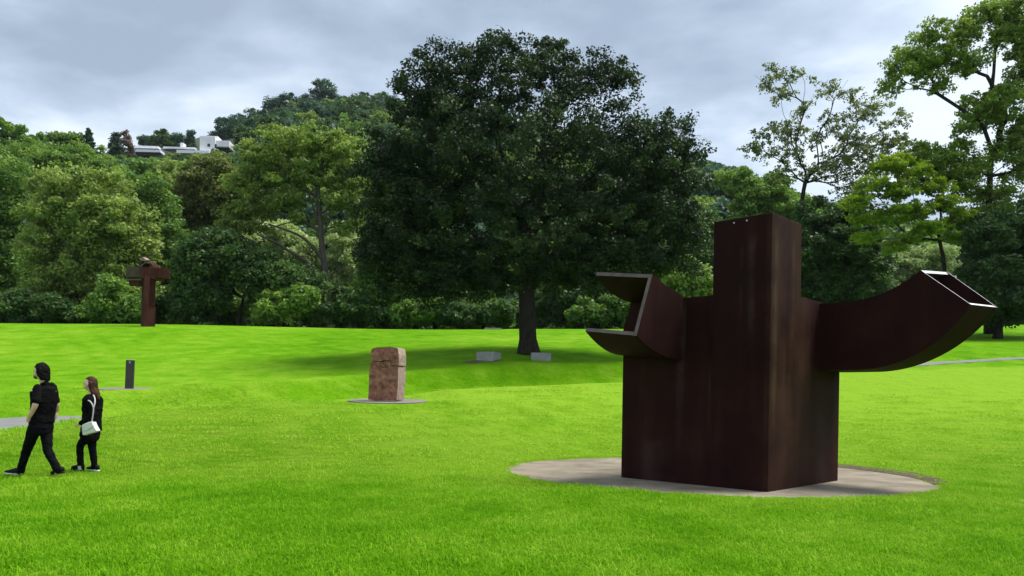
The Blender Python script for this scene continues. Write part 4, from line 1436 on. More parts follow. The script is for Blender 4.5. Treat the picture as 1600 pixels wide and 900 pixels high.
# tall open tree at the right edge
tall_px = [(1450, 55, 30, 22), (1420, 85, 30, 22), (1400, 115, 26, 22), (1390, 138, 18, 10), (1440, 110, 30, 24), (1475, 90, 34, 26), (1500, 60, 30, 24), (1515, 35, 28, 24), (1545, 20, 34, 26), (1580, 12, 34, 24), (1515, 100, 30, 26),
           (1560, 55, 28, 22), (1595, 45, 30, 26), (1600, 70, 24, 30), (1630, 60, 40, 60), (1545, 160, 44, 24), (1575, 150, 34, 22), (1530, 180, 34, 22), (1560, 185, 40, 22), (1600, 190, 30, 22), (1500, 200, 22, 14), (1500, 225, 18, 18),
           (1480, 245, 40, 22), (1440, 235, 34, 16), (1520, 260, 34, 22), (1600, 260, 34, 30), (1575, 295, 34, 26), (1500, 290, 30, 22), (1595, 340, 34, 34), (1640, 200, 40, 80), (1565, 240, 30, 24), (1470, 135, 22, 14), (1595, 110, 22, 22), (1490, 268, 40, 14), (1535, 302, 40, 16), (1455, 255, 36, 11), (1565, 325, 38, 18), (1620, 350, 30, 30), (1585, 225, 26, 18), (1420, 250, 30, 12), (1530, 335, 34, 14)]
make_tree('broadleaf_tree', 'tallest tree, open-crowned with dark forked trunk, at the right edge', 1548, 52, tall_px, FOL['lime'],
          1650, 0.42, 48, 0.20, trunk_r=0.33, group=BG, n_branch=460, rpow=0.6, jit=0.11, sides=7, up_bias=0.05, r_tip=0.010, dfac=1.3, tint=0.48,
          path=[(1547, 470), (1546, 430), (1546, 390), (1546, 350), (1546, 310), (1547, 275), (1548, 245), (1549, 232)],
          targets_px=[(1535, 215), (1515, 185), (1490, 160), (1465, 150), (1430, 135), (1520, 150), (1522, 115), (1530, 85), (1545, 60), (1475, 125), (1445, 100), (1560, 205), (1556, 160), (1557, 110), (1553, 75), (1575, 215, 0), (1600, 208), (1630, 200),
                      (1580, 110), (1600, 85), (1580, 330), (1605, 315), (1560, 345), (1500, 275), (1470, 265), (1440, 270)])
# yellow-green tree in front of it
make_tree('broadleaf_tree', 'yellow-green low spreading tree in front of the tall open tree at right', 1478, 50, [(1392, 258, 30, 16), (1360, 292, 30, 16), (1340, 322, 24, 14), (1400, 300, 36, 16), (1436, 270, 30, 14), (1385, 338, 42, 15), (1356, 372, 22, 10), (1425, 330, 36, 14), (1475, 322, 36, 14), (1508, 340, 30, 16), (1450, 356, 36, 12), (1400, 386, 22, 9), (1462, 292, 30, 11), (1490, 372, 28, 9), (1425, 372, 24, 9), (1335, 345, 18, 10)], FOL['bright'],
          560, 0.38, 55, 0.19, trunk_r=0.14, group=BG, n_branch=160, rpow=0.6, sides=6, tint=0.4, flat=0.45, dfac=1.6,
          path=[(1478, 480), (1478, 440), (1474, 405), (1468, 375)], targets_px=[(1430, 360), (1400, 352), (1440, 378), (1420, 330), (1470, 330), (1500, 345), (1380, 320)])

# skyline trees in front of and beside the house
SK = 'skyline trees on the ridge by the white house'


def sky_tree(label, px, Y, lobes, mat, n, **kw):
    a = dict(clump_r=1.0, lpc=55, leaf=0.62, front_bias=0.2, n_branch=16)
    a.update(kw)
    nm = a.pop('name', 'broadleaf_tree')
    return make_tree(nm, label, px, Y, lobes, FOL[mat], n, a.pop('clump_r'), a.pop('lpc'), a.pop('leaf'), group=SK, **a)


sky_tree('leafy thin-topped tree on the skyline at the far left edge', 18, 120, [(6, 200, 18, 14), (28, 208, 16, 14), (12, 226, 30, 20), (44, 218, 12, 10), (30, 240, 30, 16)], 'mid', 90, tint=0.4, clump_r=0.9)
sky_tree('small ragged skyline tree third from the left edge', 60, 130, [(58, 220, 14, 14), (66, 236, 18, 16), (46, 240, 14, 12)], 'mid', 60, tint=0.4)
sky_tree('rounded mid green skyline tree left of the pointed conifer', 100, 140, [(92, 226, 24, 18), (110, 220, 18, 14), (115, 238, 18, 16), (80, 240, 16, 14)], 'mid', 90, tint=0.35)
sky_tree('tallest pointed dark conifer on the left skyline', 138, 140, [(138, 202, 1, 4), (138, 208, 2.5, 4), (138, 214, 4, 4), (138, 220, 6, 4), (138, 226, 8, 4), (138, 232, 11, 5), (139, 239, 14, 5), (140, 247, 17, 6)], 'blue', 150, name='conifer_tree', tint=0.3, clump_r=0.45, lpc=40, leaf=0.5, up=0.9, rpow=0.6)
sky_tree('dark pointed conifer at the left end of the white house', 182, 205, [(181, 212, 4, 6), (181, 222, 7, 8), (182, 232, 10, 9), (183, 243, 12, 8)], 'blue', 80, name='conifer_tree', tint=0.3, clump_r=1.0, up=0.9)
sky_tree('thin reddish half-bare tree in front of the white house roof', 201, 203, [(198, 212, 5, 7), (197, 224, 8, 9), (204, 232, 7, 9), (200, 242, 8, 8)], 'rust', 40, tint=0.5, clump_r=0.8, lpc=26)
sky_tree('leftmost rounded tree behind the white house roof', 226, 238, [(226, 219, 9, 8), (228, 227, 10, 7)], 'blue', 45, tint=0.4, clump_r=1.2)
sky_tree('broad lighter tree in the middle of the row behind the white house roof', 254, 236, [(254, 211, 12, 8), (252, 222, 14, 10), (264, 226, 10, 8), (242, 224, 8, 8)], 'dark', 80, tint=0.5, clump_r=1.2)
sky_tree('dark tree left of the white chimney of the house', 279, 238, [(279, 215, 9, 8), (278, 226, 9, 8)], 'blue', 50, tint=0.4, clump_r=1.2)
sky_tree('narrow dark tree between the chimney and the white tower block of the house', 298, 240, [(298, 211, 5, 7), (298, 220, 6, 8), (298, 229, 6, 7)], 'blue', 50, tint=0.25, clump_r=1.0)
sky_tree('dark bushy tree on the slope just behind the white tower block of the house', 345, 250, [(350, 205, 18, 12), (334, 212, 10, 6), (372, 200, 20, 16)], 'blue', 70, tint=0.3, clump_r=1.4)
sky_tree('tallest rounded tree on the very top of the wooded hill left of the oak', 505, 322, [(505, 142, 22, 14), (520, 156, 18, 12), (488, 158, 18, 12)], 'blue', 110, tint=0.4, clump_r=1.7, leaf=0.8, lpc=60)
sky_tree('dark skyline tree left of the top of the wooded hill', 455, 318, [(450, 160, 22, 13), (430, 168, 20, 14)], 'blue', 90, tint=0.3, clump_r=1.7, leaf=0.8)
sky_tree('dark skyline tree halfway up the left flank of the wooded hill', 395, 316, [(398, 182, 20, 12), (375, 194, 22, 13), (352, 200, 14, 12)], 'blue', 90, tint=0.3, clump_r=1.7, leaf=0.8)
sky_tree('rounded skyline tree on the hill right beside the left top of the oak', 575, 300, [(570, 160, 24, 14), (600, 158, 20, 14), (545, 165, 18, 12)], 'dark', 110, tint=0.5, clump_r=1.6, leaf=0.8)

# far woods: trees set out on the hills, many and alike: one mass
def far_woods():
    protos_v, protos_f, tints = [], [], []
    pts, scl, rot, kind = [], [], [], []
    sky_x = np.array([-400, 0, 60, 120, 165, 215, 250, 312, 345, 380, 430, 480, 520, 600, 700, 1000, 1100, 1140, 1180, 1250, 1330, 1420, 1500, 1600, 2000])
    sky_y = np.array([235, 238, 238, 240, 246, 247, 247, 246, 230, 192, 170, 158, 154, 153, 160, 225, 243, 250, 266, 292, 318, 335, 330, 345, 360])
    Yv = 88.0
    cand = []
    while Yv < 345:
        sp = 5.2 + Yv * 0.008
        half = 0.78 * Yv + 20
        xsn = np.arange(-half, half, sp)
        for x in xsn:
            cand.append((x + rng.uniform(-0.45, 0.45) * sp, Yv + rng.uniform(-0.5, 0.5) * sp))
        Yv += sp * 0.95
    cand = np.array(cand)
    z = hill_z(cand[:, 0], cand[:, 1])
    H = rng.uniform(8.0, 14.5, len(cand))
    top = np.stack([cand[:, 0], cand[:, 1], z + H], 1)
    px, py = proj(top)
    lim = np.interp(px, sky_x, sky_y) + rng.uniform(-2, 6, len(cand))
    fr_ = (cand[:, 1] < 236) & (px > 180) & (px < 385)
    lim = np.where(fr_, np.maximum(lim, 239 + rng.uniform(0, 5, len(cand))), lim)
    # shorten those that would stand above the skyline
    need = EYE - (lim - HOR) / F_PX * cand[:, 1] - z
    H2 = np.minimum(H, need)
    keep = H2 > 4.5
    # keep the house's terrace free
    hb = P(285, 240, HY)
    keep &= ~((np.abs(cand[:, 0] - hb[0]) < 24) & (np.abs(cand[:, 1] - HY - 2) < 12))
    cand, z, H2 = cand[keep], z[keep], H2[keep]
    return np.stack([cand[:, 0], cand[:, 1], z - 0.3], 1), H2


fw_pts, fw_h = far_woods()


def instanced_stuff(name, protos, pts, scales, which, mats, upright=True, tilt=None):
    """one object whose points carry copies of the proto meshes it holds; protos: list of (verts, faces(4), tint, material index)"""
    V, Fc, T, MI, pid = [], [], [], [], []
    nv = 0
    for k, (v, f, t, mi) in enumerate(protos):
        V.append(v); Fc.append(f + nv); T.append(t); MI.append(np.full(len(f), mi)); pid.append(np.full(len(v), k + 1))
        nv += len(v)
    V.append(pts); pid.append(np.zeros(len(pts)))
    V = np.vstack(V); Fc = np.vstack(Fc)
    me = fast_mesh(name, V, Fc)
    face_attr(me, 'tint', np.concatenate(T))
    me.polygons.foreach_set('material_index', np.concatenate(MI).astype(np.int32))
    n0 = nv
    def pattr(nm, vals, typ='FLOAT'):
        a = me.attributes.new(nm, typ, 'POINT')
        full = np.zeros(len(V), np.float32)
        full[:] = vals
        a.data.foreach_set('value', full)
    pattr('pid', np.concatenate(pid))
    s = np.zeros(len(V)); s[n0:] = scales
    pattr('scl', s)
    r = np.zeros(len(V)); r[n0:] = rng.uniform(0, 2 * math.pi, len(pts))
    pattr('rotz', r)
    w = np.zeros(len(V)); w[n0:] = which + 1
    pattr('which', w)
    o = obj(name, me, mats)
    ng = bpy.data.node_groups.new(name + '_nodes', 'GeometryNodeTree')
    ng.interface.new_socket('Geometry', in_out='INPUT', socket_type='NodeSocketGeometry')
    ng.interface.new_socket('Geometry', in_out='OUTPUT', socket_type='NodeSocketGeometry')
    gi = ng.nodes.new('NodeGroupInput'); go = ng.nodes.new('NodeGroupOutput')
    join = ng.nodes.new('GeometryNodeJoinGeometry')

    def named(nm):
        q = ng.nodes.new('GeometryNodeInputNamedAttribute'); q.data_type = 'FLOAT'
        q.inputs['Name'].default_value = nm
        return q.outputs['Attribute']

    def eq(sock, val):
        q = ng.nodes.new('FunctionNodeCompare'); q.data_type = 'FLOAT'; q.operation = 'EQUAL'
        ng.links.new(sock, q.inputs[0]); q.inputs[1].default_value = val; q.inputs['Epsilon'].default_value = 0.1
        return q.outputs[0]

    def separate(geo, sel):
        q = ng.nodes.new('GeometryNodeSeparateGeometry'); q.domain = 'POINT'
        ng.links.new(geo, q.inputs[0]); ng.links.new(sel, q.inputs[1])
        return q
    for k in range(len(protos)):
        pr = separate(gi.outputs[0], eq(named('pid'), k + 1)).outputs[0]
        po = separate(gi.outputs[0], eq(named('which'), k + 1)).outputs[0]
        ins = ng.nodes.new('GeometryNodeInstanceOnPoints')
        ng.links.new(po, ins.inputs['Points']); ng.links.new(pr, ins.inputs['Instance'])
        cx = ng.nodes.new('ShaderNodeCombineXYZ')
        ng.links.new(named('rotz'), cx.inputs[2])
        ng.links.new(cx.outputs[0], ins.inputs['Rotation'])
        ng.links.new(named('scl'), ins.inputs['Scale'])
        ng.links.new(ins.outputs[0], join.inputs[0])
    ng.links.new(join.outputs[0], go.inputs[0])
    md = o.modifiers.new('scatter', 'NODES')
    md.node_group = ng
    tag(o, kind='stuff')
    return o


def proto_tree(seed, conifer=False):
    """crown of a far tree, 1 unit tall"""
    r2 = np.random.default_rng(seed)
    n = 70
    if conifer:
        h = r2.random(n) ** 1.3
        rad = 0.22 * (1 - h) + 0.02
        a = r2.uniform(0, 6.28, n)
        cen = np.stack([rad * np.cos(a), rad * np.sin(a), 0.1 + 0.9 * h], 1)
    else:
        lob = np.array([(0, 0, 0.60, 0.34, 0.36)] + [(r2.uniform(-.2, .2), r2.uniform(-.2, .2), r2.uniform(.45, .75), r2.uniform(.16, .26), r2.uniform(.14, .24)) for _ in range(5)])
        k = r2.integers(0, 6, n)
        d = r2.normal(size=(n, 3)); d /= np.linalg.norm(d, axis=1)[:, None]
        d[:, 2] = np.where(d[:, 2] < -0.4, -d[:, 2], d[:, 2])
        rr = r2.random(n) ** 0.3
        cen = np.stack([lob[k, 0] + d[:, 0] * rr * lob[k, 3], lob[k, 1] + d[:, 1] * rr * lob[k, 3], lob[k, 2] + d[:, 2] * rr * lob[k, 4]], 1)
    m = 34
    idx = np.repeat(np.arange(n), m)
    d = r2.normal(size=(n * m, 3)); d /= np.linalg.norm(d, axis=1)[:, None]
    c = cen[idx] + d * (0.085 * r2.random(n * m) ** 0.4)[:, None] * np.array([1, 1, 0.7])
    nor = d * 0.5 + r2.normal(size=(n * m, 3)) * 0.8 + np.array([0, 0, 0.5])
    nor /= np.linalg.norm(nor, axis=1)[:, None]
    u = r2.normal(size=(n * m, 3)); u -= nor * (u * nor).sum(1)[:, None]; u /= np.linalg.norm(u, axis=1)[:, None]
    w = np.cross(nor, u)
    s = 0.062 * r2.uniform(0.6, 1.4, n * m)
    v = np.stack([c + u * (s * .5)[:, None], c + w * (s * .32)[:, None], c - u * (s * .5)[:, None], c - w * (s * .32)[:, None]], 1).reshape(-1, 3)
    t = np.clip(r2.normal(0.45, 0.15, n)[idx] + r2.normal(0, 0.12, n * m), 0, 1)
    return v, np.arange(4 * n * m).reshape(-1, 4), t


protos = []
for k, (mi, con) in enumerate([(0, False), (0, False), (1, False), (1, False), (2, False), (0, True), (3, False)]):
    v, f, t = proto_tree(100 + k, con)
    protos.append((v, f, t, mi))
# which kind grows where: dark woods on the hill, lighter ones lower down
pr_far = np.array([0.26, 0.26, 0.18, 0.12, 0.06, 0.06, 0.06])
pr_near = np.array([0.08, 0.08, 0.22, 0.20, 0.24, 0.04, 0.14])
wf = sstep(120, 230, fw_pts[:, 1])
U = rng.random(len(fw_pts))
which = np.array([np.searchsorted(np.cumsum(pr_near * (1 - w) + pr_far * w), u) for w, u in zip(wf, U)]).clip(0, 6)
woods = instanced_stuff('far_woods', protos, fw_pts, fw_h, which, [FOL['blue'], FOL['dark'], FOL['mid'], FOL['olive']])
woods['label'] = 'mixed green woods covering the hills behind the tree line'
print('far woods', len(fw_pts))
ug = []
yv = 67.5
while yv < 96:
    sp = 2.3 + (yv - 67) * 0.05
    xr = np.arange(-0.75 * yv - 6, 0.75 * yv + 6, sp)
    ug.append(np.stack([xr + rng.uniform(-.5, .5, len(xr)) * sp, yv + rng.uniform(-.5, .5, len(xr)) * sp], 1))
    yv += sp
ug = np.vstack(ug)
ugh = rng.uniform(2.6, 6.0, len(ug))
ugz = np.where((ug[:, 1] < 74), lawn_z(ug[:, 0], ug[:, 1], False), hill_z(ug[:, 0], ug[:, 1])) - 0.22 * ugh
under = instanced_stuff('undergrowth', protos[:5], np.stack([ug[:, 0], ug[:, 1], ugz], 1), ugh, rng.choice(5, len(ug), p=[.1, .15, .3, .25, .2]), [FOL['blue'], FOL['dark'], FOL['mid'], FOL['olive']])
under['label'] = 'dark tangled undergrowth between the trunks of the tree line'

# ------------------------------------------------------------------ lawn grass
def grass_patch(seed, size, n, h, w):
    r2 = np.random.default_rng(seed)
    rad = size * np.sqrt(r2.random(n)) * 0.5
    a = r2.uniform(0, 6.283, n)
    b = np.stack([rad * np.cos(a), rad * np.sin(a), np.full(n, -0.006)], 1)
    hh = h * r2.uniform(0.5, 1.25, n)
    az = r2.uniform(0, 6.283, n)
    lean = np.abs(r2.normal(0.75, 0.45, n))
    d = np.stack([np.cos(az), np.sin(az), np.zeros(n)], 1)
    sd = np.stack([-np.sin(az), np.cos(az), np.zeros(n)], 1)
    ww = w * r2.uniform(0.7, 1.3, n)
    up = np.array([0, 0, 1.0])
    m = b + up * (hh * 0.6)[:, None] + d * (hh * lean * 0.35)[:, None]
    t = b + up * (hh * np.clip(1.0 - 0.25 * lean, 0.5, 1))[:, None] + d * (hh * lean)[:, None]
    V = np.stack([b - sd * ww[:, None] * .5, b + sd * ww[:, None] * .5, m - sd * ww[:, None] * .45, m + sd * ww[:, None] * .45, t - sd * ww[:, None] * .1, t + sd * ww[:, None] * .1], 1).reshape(-1, 3)
    k = np.arange(n)[:, None] * 6
    F = np.stack([k + np.array([0, 1, 3, 2]), k + np.array([2, 3, 5, 4])], 1).reshape(-1, 4)
    tn = np.repeat(np.clip(r2.beta(2.2, 2.4, n), 0, 1), 2)
    return V, F, tn


g_protos = []
for k in range(3):
    v, f, t = grass_patch(40 + k, 0.50, 150, 0.048, 0.0060)
    g_protos.append((v, f, t, 0))
for k in range(2):
    v, f, t = grass_patch(50 + k, 0.95, 170, 0.044, 0.011)
    g_protos.append((v, f, t, 0))


def lawn_points():
    out, wh, sc = [], [], []
    for y0, y1, sp, kinds in ((4.6, 11.5, 0.17, (0, 1, 2)), (11.5, 16.0, 0.23, (0, 1, 2)), (16.0, 28.5, 0.42, (3, 4))):
        yy = np.arange(y0, y1, sp)
        for y in yy:
            half = 0.72 * y + 1.5
            x = np.arange(-half, half, sp)
            q = np.stack([x + rng.uniform(-.5, .5, len(x)) * sp, y + rng.uniform(-.5, .5, len(x)) * sp], 1)
            out.append(q); wh.append(rng.choice(kinds, len(x))); sc.append(rng.uniform(0.55, 1.4, len(x)))
    q = np.vstack(out); wh = np.concatenate(wh); sc = np.concatenate(sc)
    r = np.hypot(q[:, 0] - DISC_C[0], q[:, 1] - DISC_C[1])
    d, _ = path_dist(q[:, 0], q[:, 1])
    patch = np.where(wh > 2, 0.48, 0.25)
    keep = rng.random(len(q)) > 0.92 * sstep(20.0, 28.5, q[:, 1])
    keep &= (r > DISC_R + patch * 0.75) & (d > PATH_W + patch * 0.8)
    for (x0, y0, rr, z0) in PLINTHS:
        keep &= np.hypot(q[:, 0] - x0, q[:, 1] - y0) > rr + patch * 0.75
    q, wh, sc = q[keep], wh[keep], sc[keep]
    sc = sc * (0.95 + 0.22 * np.sin(q[:, 0] * 2.1 + 1.7 * np.sin(q[:, 1] * 0.9)) * np.sin(q[:, 1] * 1.7 + 1.3 * np.sin(q[:, 0] * 1.1)) + 0.16 * np.sin(q[:, 0] * 6.3 + q[:, 1] * 2.2) * np.sin(q[:, 1] * 5.1 - q[:, 0] * 1.7))
    z = lawn_z(q[:, 0], q[:, 1])
    return np.stack([q[:, 0], q[:, 1], z], 1), wh, sc


gp, gw, gs = lawn_points()
# a fringe along the edge of the disc
na = 900
ang = rng.uniform(0, 6.283, na)
fr = DISC_R + 0.16 + rng.uniform(-0.22, 0.12, na) + 0.10 * np.sin(ang * 5.0) * np.sin(ang * 3.0 + 1.0)
fx, fy = DISC_C[0] + fr * np.cos(ang), DISC_C[1] + fr * np.sin(ang)
gp = np.vstack([gp, np.stack([fx, fy, np.maximum(lawn_z(fx, fy), DISC_Z - 0.01)], 1)]); gw = np.concatenate([gw, rng.integers(0, 3, na)]); gs = np.concatenate([gs, rng.uniform(0.35, 0.8, na)])
grass = instanced_stuff('lawn_grass', g_protos, gp, gs, gw, [M_BLADE])
grass['label'] = 'short mown bright green grass blades of the near lawn'
print('grass patches', len(gp))

# ------------------------------------------------------------------ people
M_SKIN = simple_mat('skin', (0.74, 0.43, 0.34), 0.55, noise=(14.0, (0.80, 0.50, 0.40)), spec=0.35)
M_BLACK = simple_mat('black_cotton', (0.0035, 0.0035, 0.004), 0.9, noise=(20.0, (0.007, 0.007, 0.008)), bump=0.4, bscale=18, spec=0.06)
M_NAVY = simple_mat('black_denim', (0.0035, 0.0035, 0.005), 0.9, noise=(14.0, (0.007, 0.0075, 0.010)), bump=0.5, bscale=14, spec=0.06)
M_HAIRB = simple_mat('black_hair', (0.006, 0.0055, 0.0055), 0.6, noise=(25.0, (0.012, 0.011, 0.010)), bump=0.8, bscale=45, spec=0.04)
M_HAIRW = simple_mat('brown_hair', (0.035, 0.016, 0.010), 0.55, noise=(18.0, (0.085, 0.042, 0.026)), bump=0.8, bscale=45, spec=0.08)
M_SHOE = simple_mat('black_shoe', (0.007, 0.007, 0.008), 0.6, spec=0.15)
M_SOLE = simple_mat('white_sole', (0.70, 0.70, 0.70), 0.6)
M_BAG = simple_mat('white_leather', (0.72, 0.70, 0.66), 0.55, noise=(6.0, (0.80, 0.79, 0.76)), bump=0.2, bscale=20)
M_STRAP = simple_mat('grey_strap', (0.42, 0.42, 0.43), 0.6)
M_SOCK = simple_mat('pale_sock', (0.6, 0.6, 0.58), 0.8)
M_BEARD = simple_mat('greying_beard', (0.06, 0.05, 0.045), 0.8, noise=(60.0, (0.16, 0.14, 0.13)))
M_EYE = simple_mat('dark_eye', (0.02, 0.015, 0.012), 0.2)
M_LIP = simple_mat('lips', (0.40, 0.15, 0.13), 0.5)


def unit(v):
    v = np.asarray(v, float)
    return v / np.linalg.norm(v)


def head_fn(q, d):
    """shape a ball (x = forward, y = left, z = up; radii already applied) into a head"""
    f, r, u = d
    x, y, z = q
    if u < 0:                                    # jaw and chin
        k = -u
        y *= 1 - 0.30 * k
        x = x * (1 - 0.12 * k) + 0.016 * k * (1 if f > 0 else 0.2)
    if f > 0.2:
        x -= 0.006
        # brow, eye sockets, nose, lips, chin
        g = lambda a, b, c, e: math.exp(-((r - a) / c) ** 2 - ((u - b) / e) ** 2)
        x += 0.006 * g(0, 0.28, 0.5, 0.10)
        x -= 0.012 * (g(0.36, 0.08, 0.16, 0.11) + g(-0.36, 0.08, 0.16, 0.11))
        x += 0.012 * g(0, 0.05, 0.10, 0.16) + 0.025 * g(0, -0.18, 0.13, 0.12)
        x += 0.009 * g(0, -0.50, 0.22, 0.05) + 0.009 * g(0, -0.62, 0.20, 0.05)
        x += 0.012 * g(0, -0.86, 0.28, 0.12)
    if f < -0.2:
        x -= 0.012 * max(0, 1 - abs(u - 0.1))
    return np.array([x, y, z])


def add_head(mb, c, fwd, tilt_up=0.0, s=1.0):
    fwd = unit(fwd)
    up = unit(np.array([0, 0, 1.0]) - fwd * fwd[2])
    left = np.cross(up, fwd)
    ax = np.array([fwd, left, up])
    mb.ball(c, (0.098 * s, 0.076 * s, 0.122 * s), ax, nu=44, nv=36, fn=head_fn)
    for sg in (-1, 1):                           # ears
        mb.ball(c + left * sg * 0.075 * s - fwd * 0.005 - up * 0.012, (0.022 * s, 0.010 * s, 0.032 * s), ax, nu=12, nv=10)
    return ax


def add_hand(mb, wrist, direction, palm_n, s=1.0, curl=0.5, thumb=1):
    """palm, four unequal bent fingers and a thumb"""
    d = unit(direction); n = unit(np.asarray(palm_n) - d * (np.asarray(palm_n) @ d)); w = np.cross(d, n)
    pc = wrist + d * 0.048 * s
    mb.loft([(wrist - d * 0.01, w * 0.026 * s, n * 0.019 * s), (wrist + d * 0.02 * s, w * 0.034 * s, n * 0.016 * s), (wrist + d * 0.06 * s, w * 0.042 * s, n * 0.014 * s), (wrist + d * 0.09 * s, w * 0.040 * s, n * 0.012 * s)], n=16)
    for k, (o, ln) in enumerate(((-0.031, 0.068), (-0.010, 0.078), (0.011, 0.073), (0.031, 0.057))):
        p = wrist + d * 0.084 * s + w * o * s
        dd = d.copy()
        pts = [p]
        for j in range(3):
            a = curl * (0.35 + 0.45 * j) + 0.06 * k
            dd = unit(d * math.cos(a) + n * math.sin(a) + w * o * 1.5)
            p = p + dd * ln * s * (0.45, 0.32, 0.25)[j]
            pts.append(p)
        mb.tube(pts, [0.0090 * s, 0.0085 * s, 0.0078 * s, 0.0068 * s], n=10)
    t0 = wrist + d * 0.025 * s - w * 0.026 * s * thumb + n * 0.006
    t1 = t0 + unit(d * 0.75 - w * 0.55 * thumb + n * 0.35) * 0.036 * s
    t2 = t1 + unit(d * 0.9 - w * 0.15 * thumb + n * 0.4) * 0.03 * s
    mb.tube([t0, t1, t2], [0.0125 * s, 0.0105 * s, 0.0085 * s], n=10)


def add_foot(mb, ankle, toe, heel_r=0.030, s=1.0, lift=0.0):
    ankle, toe = np.asarray(ankle), np.asarray(toe)
    toe = ankle + (toe - ankle) * 0.72
    d = unit(toe - ankle)
    mb.tube([ankle, ankle * 0.6 + toe * 0.4 + np.array([0, 0, 0.01])], [heel_r * s, 0.028 * s], n=12)
    mb.tube([ankle * 0.6 + toe * 0.4, toe], [0.028 * s, 0.022 * s], n=12)


def shoe(name, root, heel, toe, h, mat_u, mat_s, w=0.045, sole=0.024):
    """low shoe between heel and toe points that lie on the sole"""
    heel, toe = np.asarray(heel, float), np.asarray(toe, float)
    d = toe - heel; L_ = np.linalg.norm(d); d = d / L_
    up0 = np.array([0, 0, 1.0]); up = unit(up0 - d * (up0 @ d)); sd = np.cross(up, d)
    prof = [(-0.02, 0.55, 0.75), (0.05, 0.82, 1.0), (0.3, 0.78, 1.05), (0.55, 0.92, 0.72), (0.78, 1.0, 0.52), (0.95, 0.8, 0.38), (1.02, 0.4, 0.25)]
    mbx = MB()
    mbx.loft([(heel + d * L_ * t + up * (sole + h * k * 0.5), sd * w * ww, up * (h * k * 0.5 + 0.004)) for t, ww, k in prof], n=18, power=2.6)
    u = obj(name, mbx.mesh(name, smooth=True), mat_u, root)
    mbx = MB()
    mbx.loft([(heel + d * L_ * (t * 1.02 - 0.005) + up * sole * 0.55, sd * w * ww * 1.06, up * sole * 0.55) for t, ww, k in prof], n=18, power=3.5)
    obj('sole', mbx.mesh('sole', smooth=True), mat_s, u)
    return u


def person(base, label, group=None):
    return thing('person', base, label, 'person', 'people walking across the lawn')


def limb(mb, pts, rad, n=14):
    p, r = resample(pts, rad)
    mb.tube(p, r, n=n)


def wrinkle(me, amp, scale, seed):
    from mathutils import noise as mn
    me.update()
    nrm = [v.normal.copy() for v in me.vertices]
    for v, n_ in zip(me.vertices, nrm):
        q = v.co * scale + Vector((seed, seed * 0.7, 0)); q.z *= 1.6
        v.co += n_ * amp * (mn.noise(q) + 0.5 * mn.noise(q * 2.3))
    return me


# --- man in black, striding to the left, seen from behind his left shoulder
YM = 12.2
F_ = unit([-0.78, 0.62, 0]); R_ = np.array([F_[1], -F_[0], 0])
mg = P(57, 745, YM)
man = person((mg[0], mg[1], gz(mg[0], mg[1])), 'man in black short-sleeved shirt and black trousers striding left, hand at pocket')
lsh, rsh = P(58.5, 607, YM - 0.13), P(81.5, 605, YM + 0.14)
lel, rel = P(56, 632, YM - 0.24), P(88.5, 631, YM + 0.16)
lwr, rwr = P(45.5, 652, YM - 0.17), P(88.6, 642, YM + 0.24)
lhip, rhip = P(55, 667, YM - 0.07), P(72, 667, YM + 0.08)
lkn, rkn = P(41.5, 704, YM + 0.06), P(74.5, 704, YM + 0.0)
lan, ran = P(31.5, 737, YM + 0.10), P(90.5, 735.5, YM - 0.04)
hc = P(63.0, 580.0, YM - 0.02)
hf = unit([-1.0, 0.12, -0.03])
neck = P(69, 598, YM)
mb = MB()
ax = add_head(mb, hc, hf)
mb.tube([P(70, 607, YM), neck, hc - ax[2] * 0.055 - ax[0] * 0.02], [0.075, 0.060, 0.056], n=16)
tors = [(P(70, 606, YM), 0.15, 0.085), (P(69.5, 611, YM), 0.195, 0.10), (P(69, 625, YM), 0.18, 0.115), (P(66, 645, YM), 0.155, 0.105), (P(64, 660, YM), 0.165, 0.115), (P(63.5, 672, YM), 0.16, 0.11)]
mb.loft([(c, R_ * a, F_ * b) for c, a, b in tors], n=24, power=2.3)
for sh, el, wr in ((lsh, lel, lwr), (rsh, rel, rwr)):
    limb(mb, [sh, el, wr], [0.056, 0.044, 0.029])
for hp_, kn, an in ((lhip, lkn, lan), (rhip, rkn, ran)):
    limb(mb, [hp_, kn, an], [0.085, 0.056, 0.042])
add_hand(mb, lwr, unit(P(42.5, 661, YM - 0.10) - lwr), unit([0.3, 0.9, 0.1]), curl=0.5, thumb=-1)
add_hand(mb, rwr, unit([-0.05, 0.1, -1.0]), unit([-0.7, -0.2, 0]), curl=0.6, thumb=1)
add_foot(mb, lan, P(13, 743, YM + 0.16)); add_foot(mb, ran, P(86.5, 743, YM - 0.0))
body = organic(mb, 'body', 0.0062, 2)
obj('body', body, M_SKIN, man)
mb = MB()
shirt = [(P(70, 603.5, YM), 0.11, 0.075), (P(70, 606.5, YM), 0.170, 0.098), (P(69.3, 614, YM), 0.205, 0.112), (P(69, 628, YM), 0.195, 0.120), (P(67, 643, YM), 0.178, 0.118), (P(65.5, 654, YM), 0.180, 0.124), (P(65, 660, YM), 0.184, 0.128)]
mb.loft([(c, R_ * a, F_ * b) for c, a, b in shirt], n=30, power=2.3)
for sh, el in ((lsh, lel), (rsh, rel)):
    p2 = sh + (el - sh) * 0.80
    mb.tube([sh + (el - sh) * -0.05, sh + (el - sh) * 0.4, p2], [0.066, 0.063, 0.064], n=18)
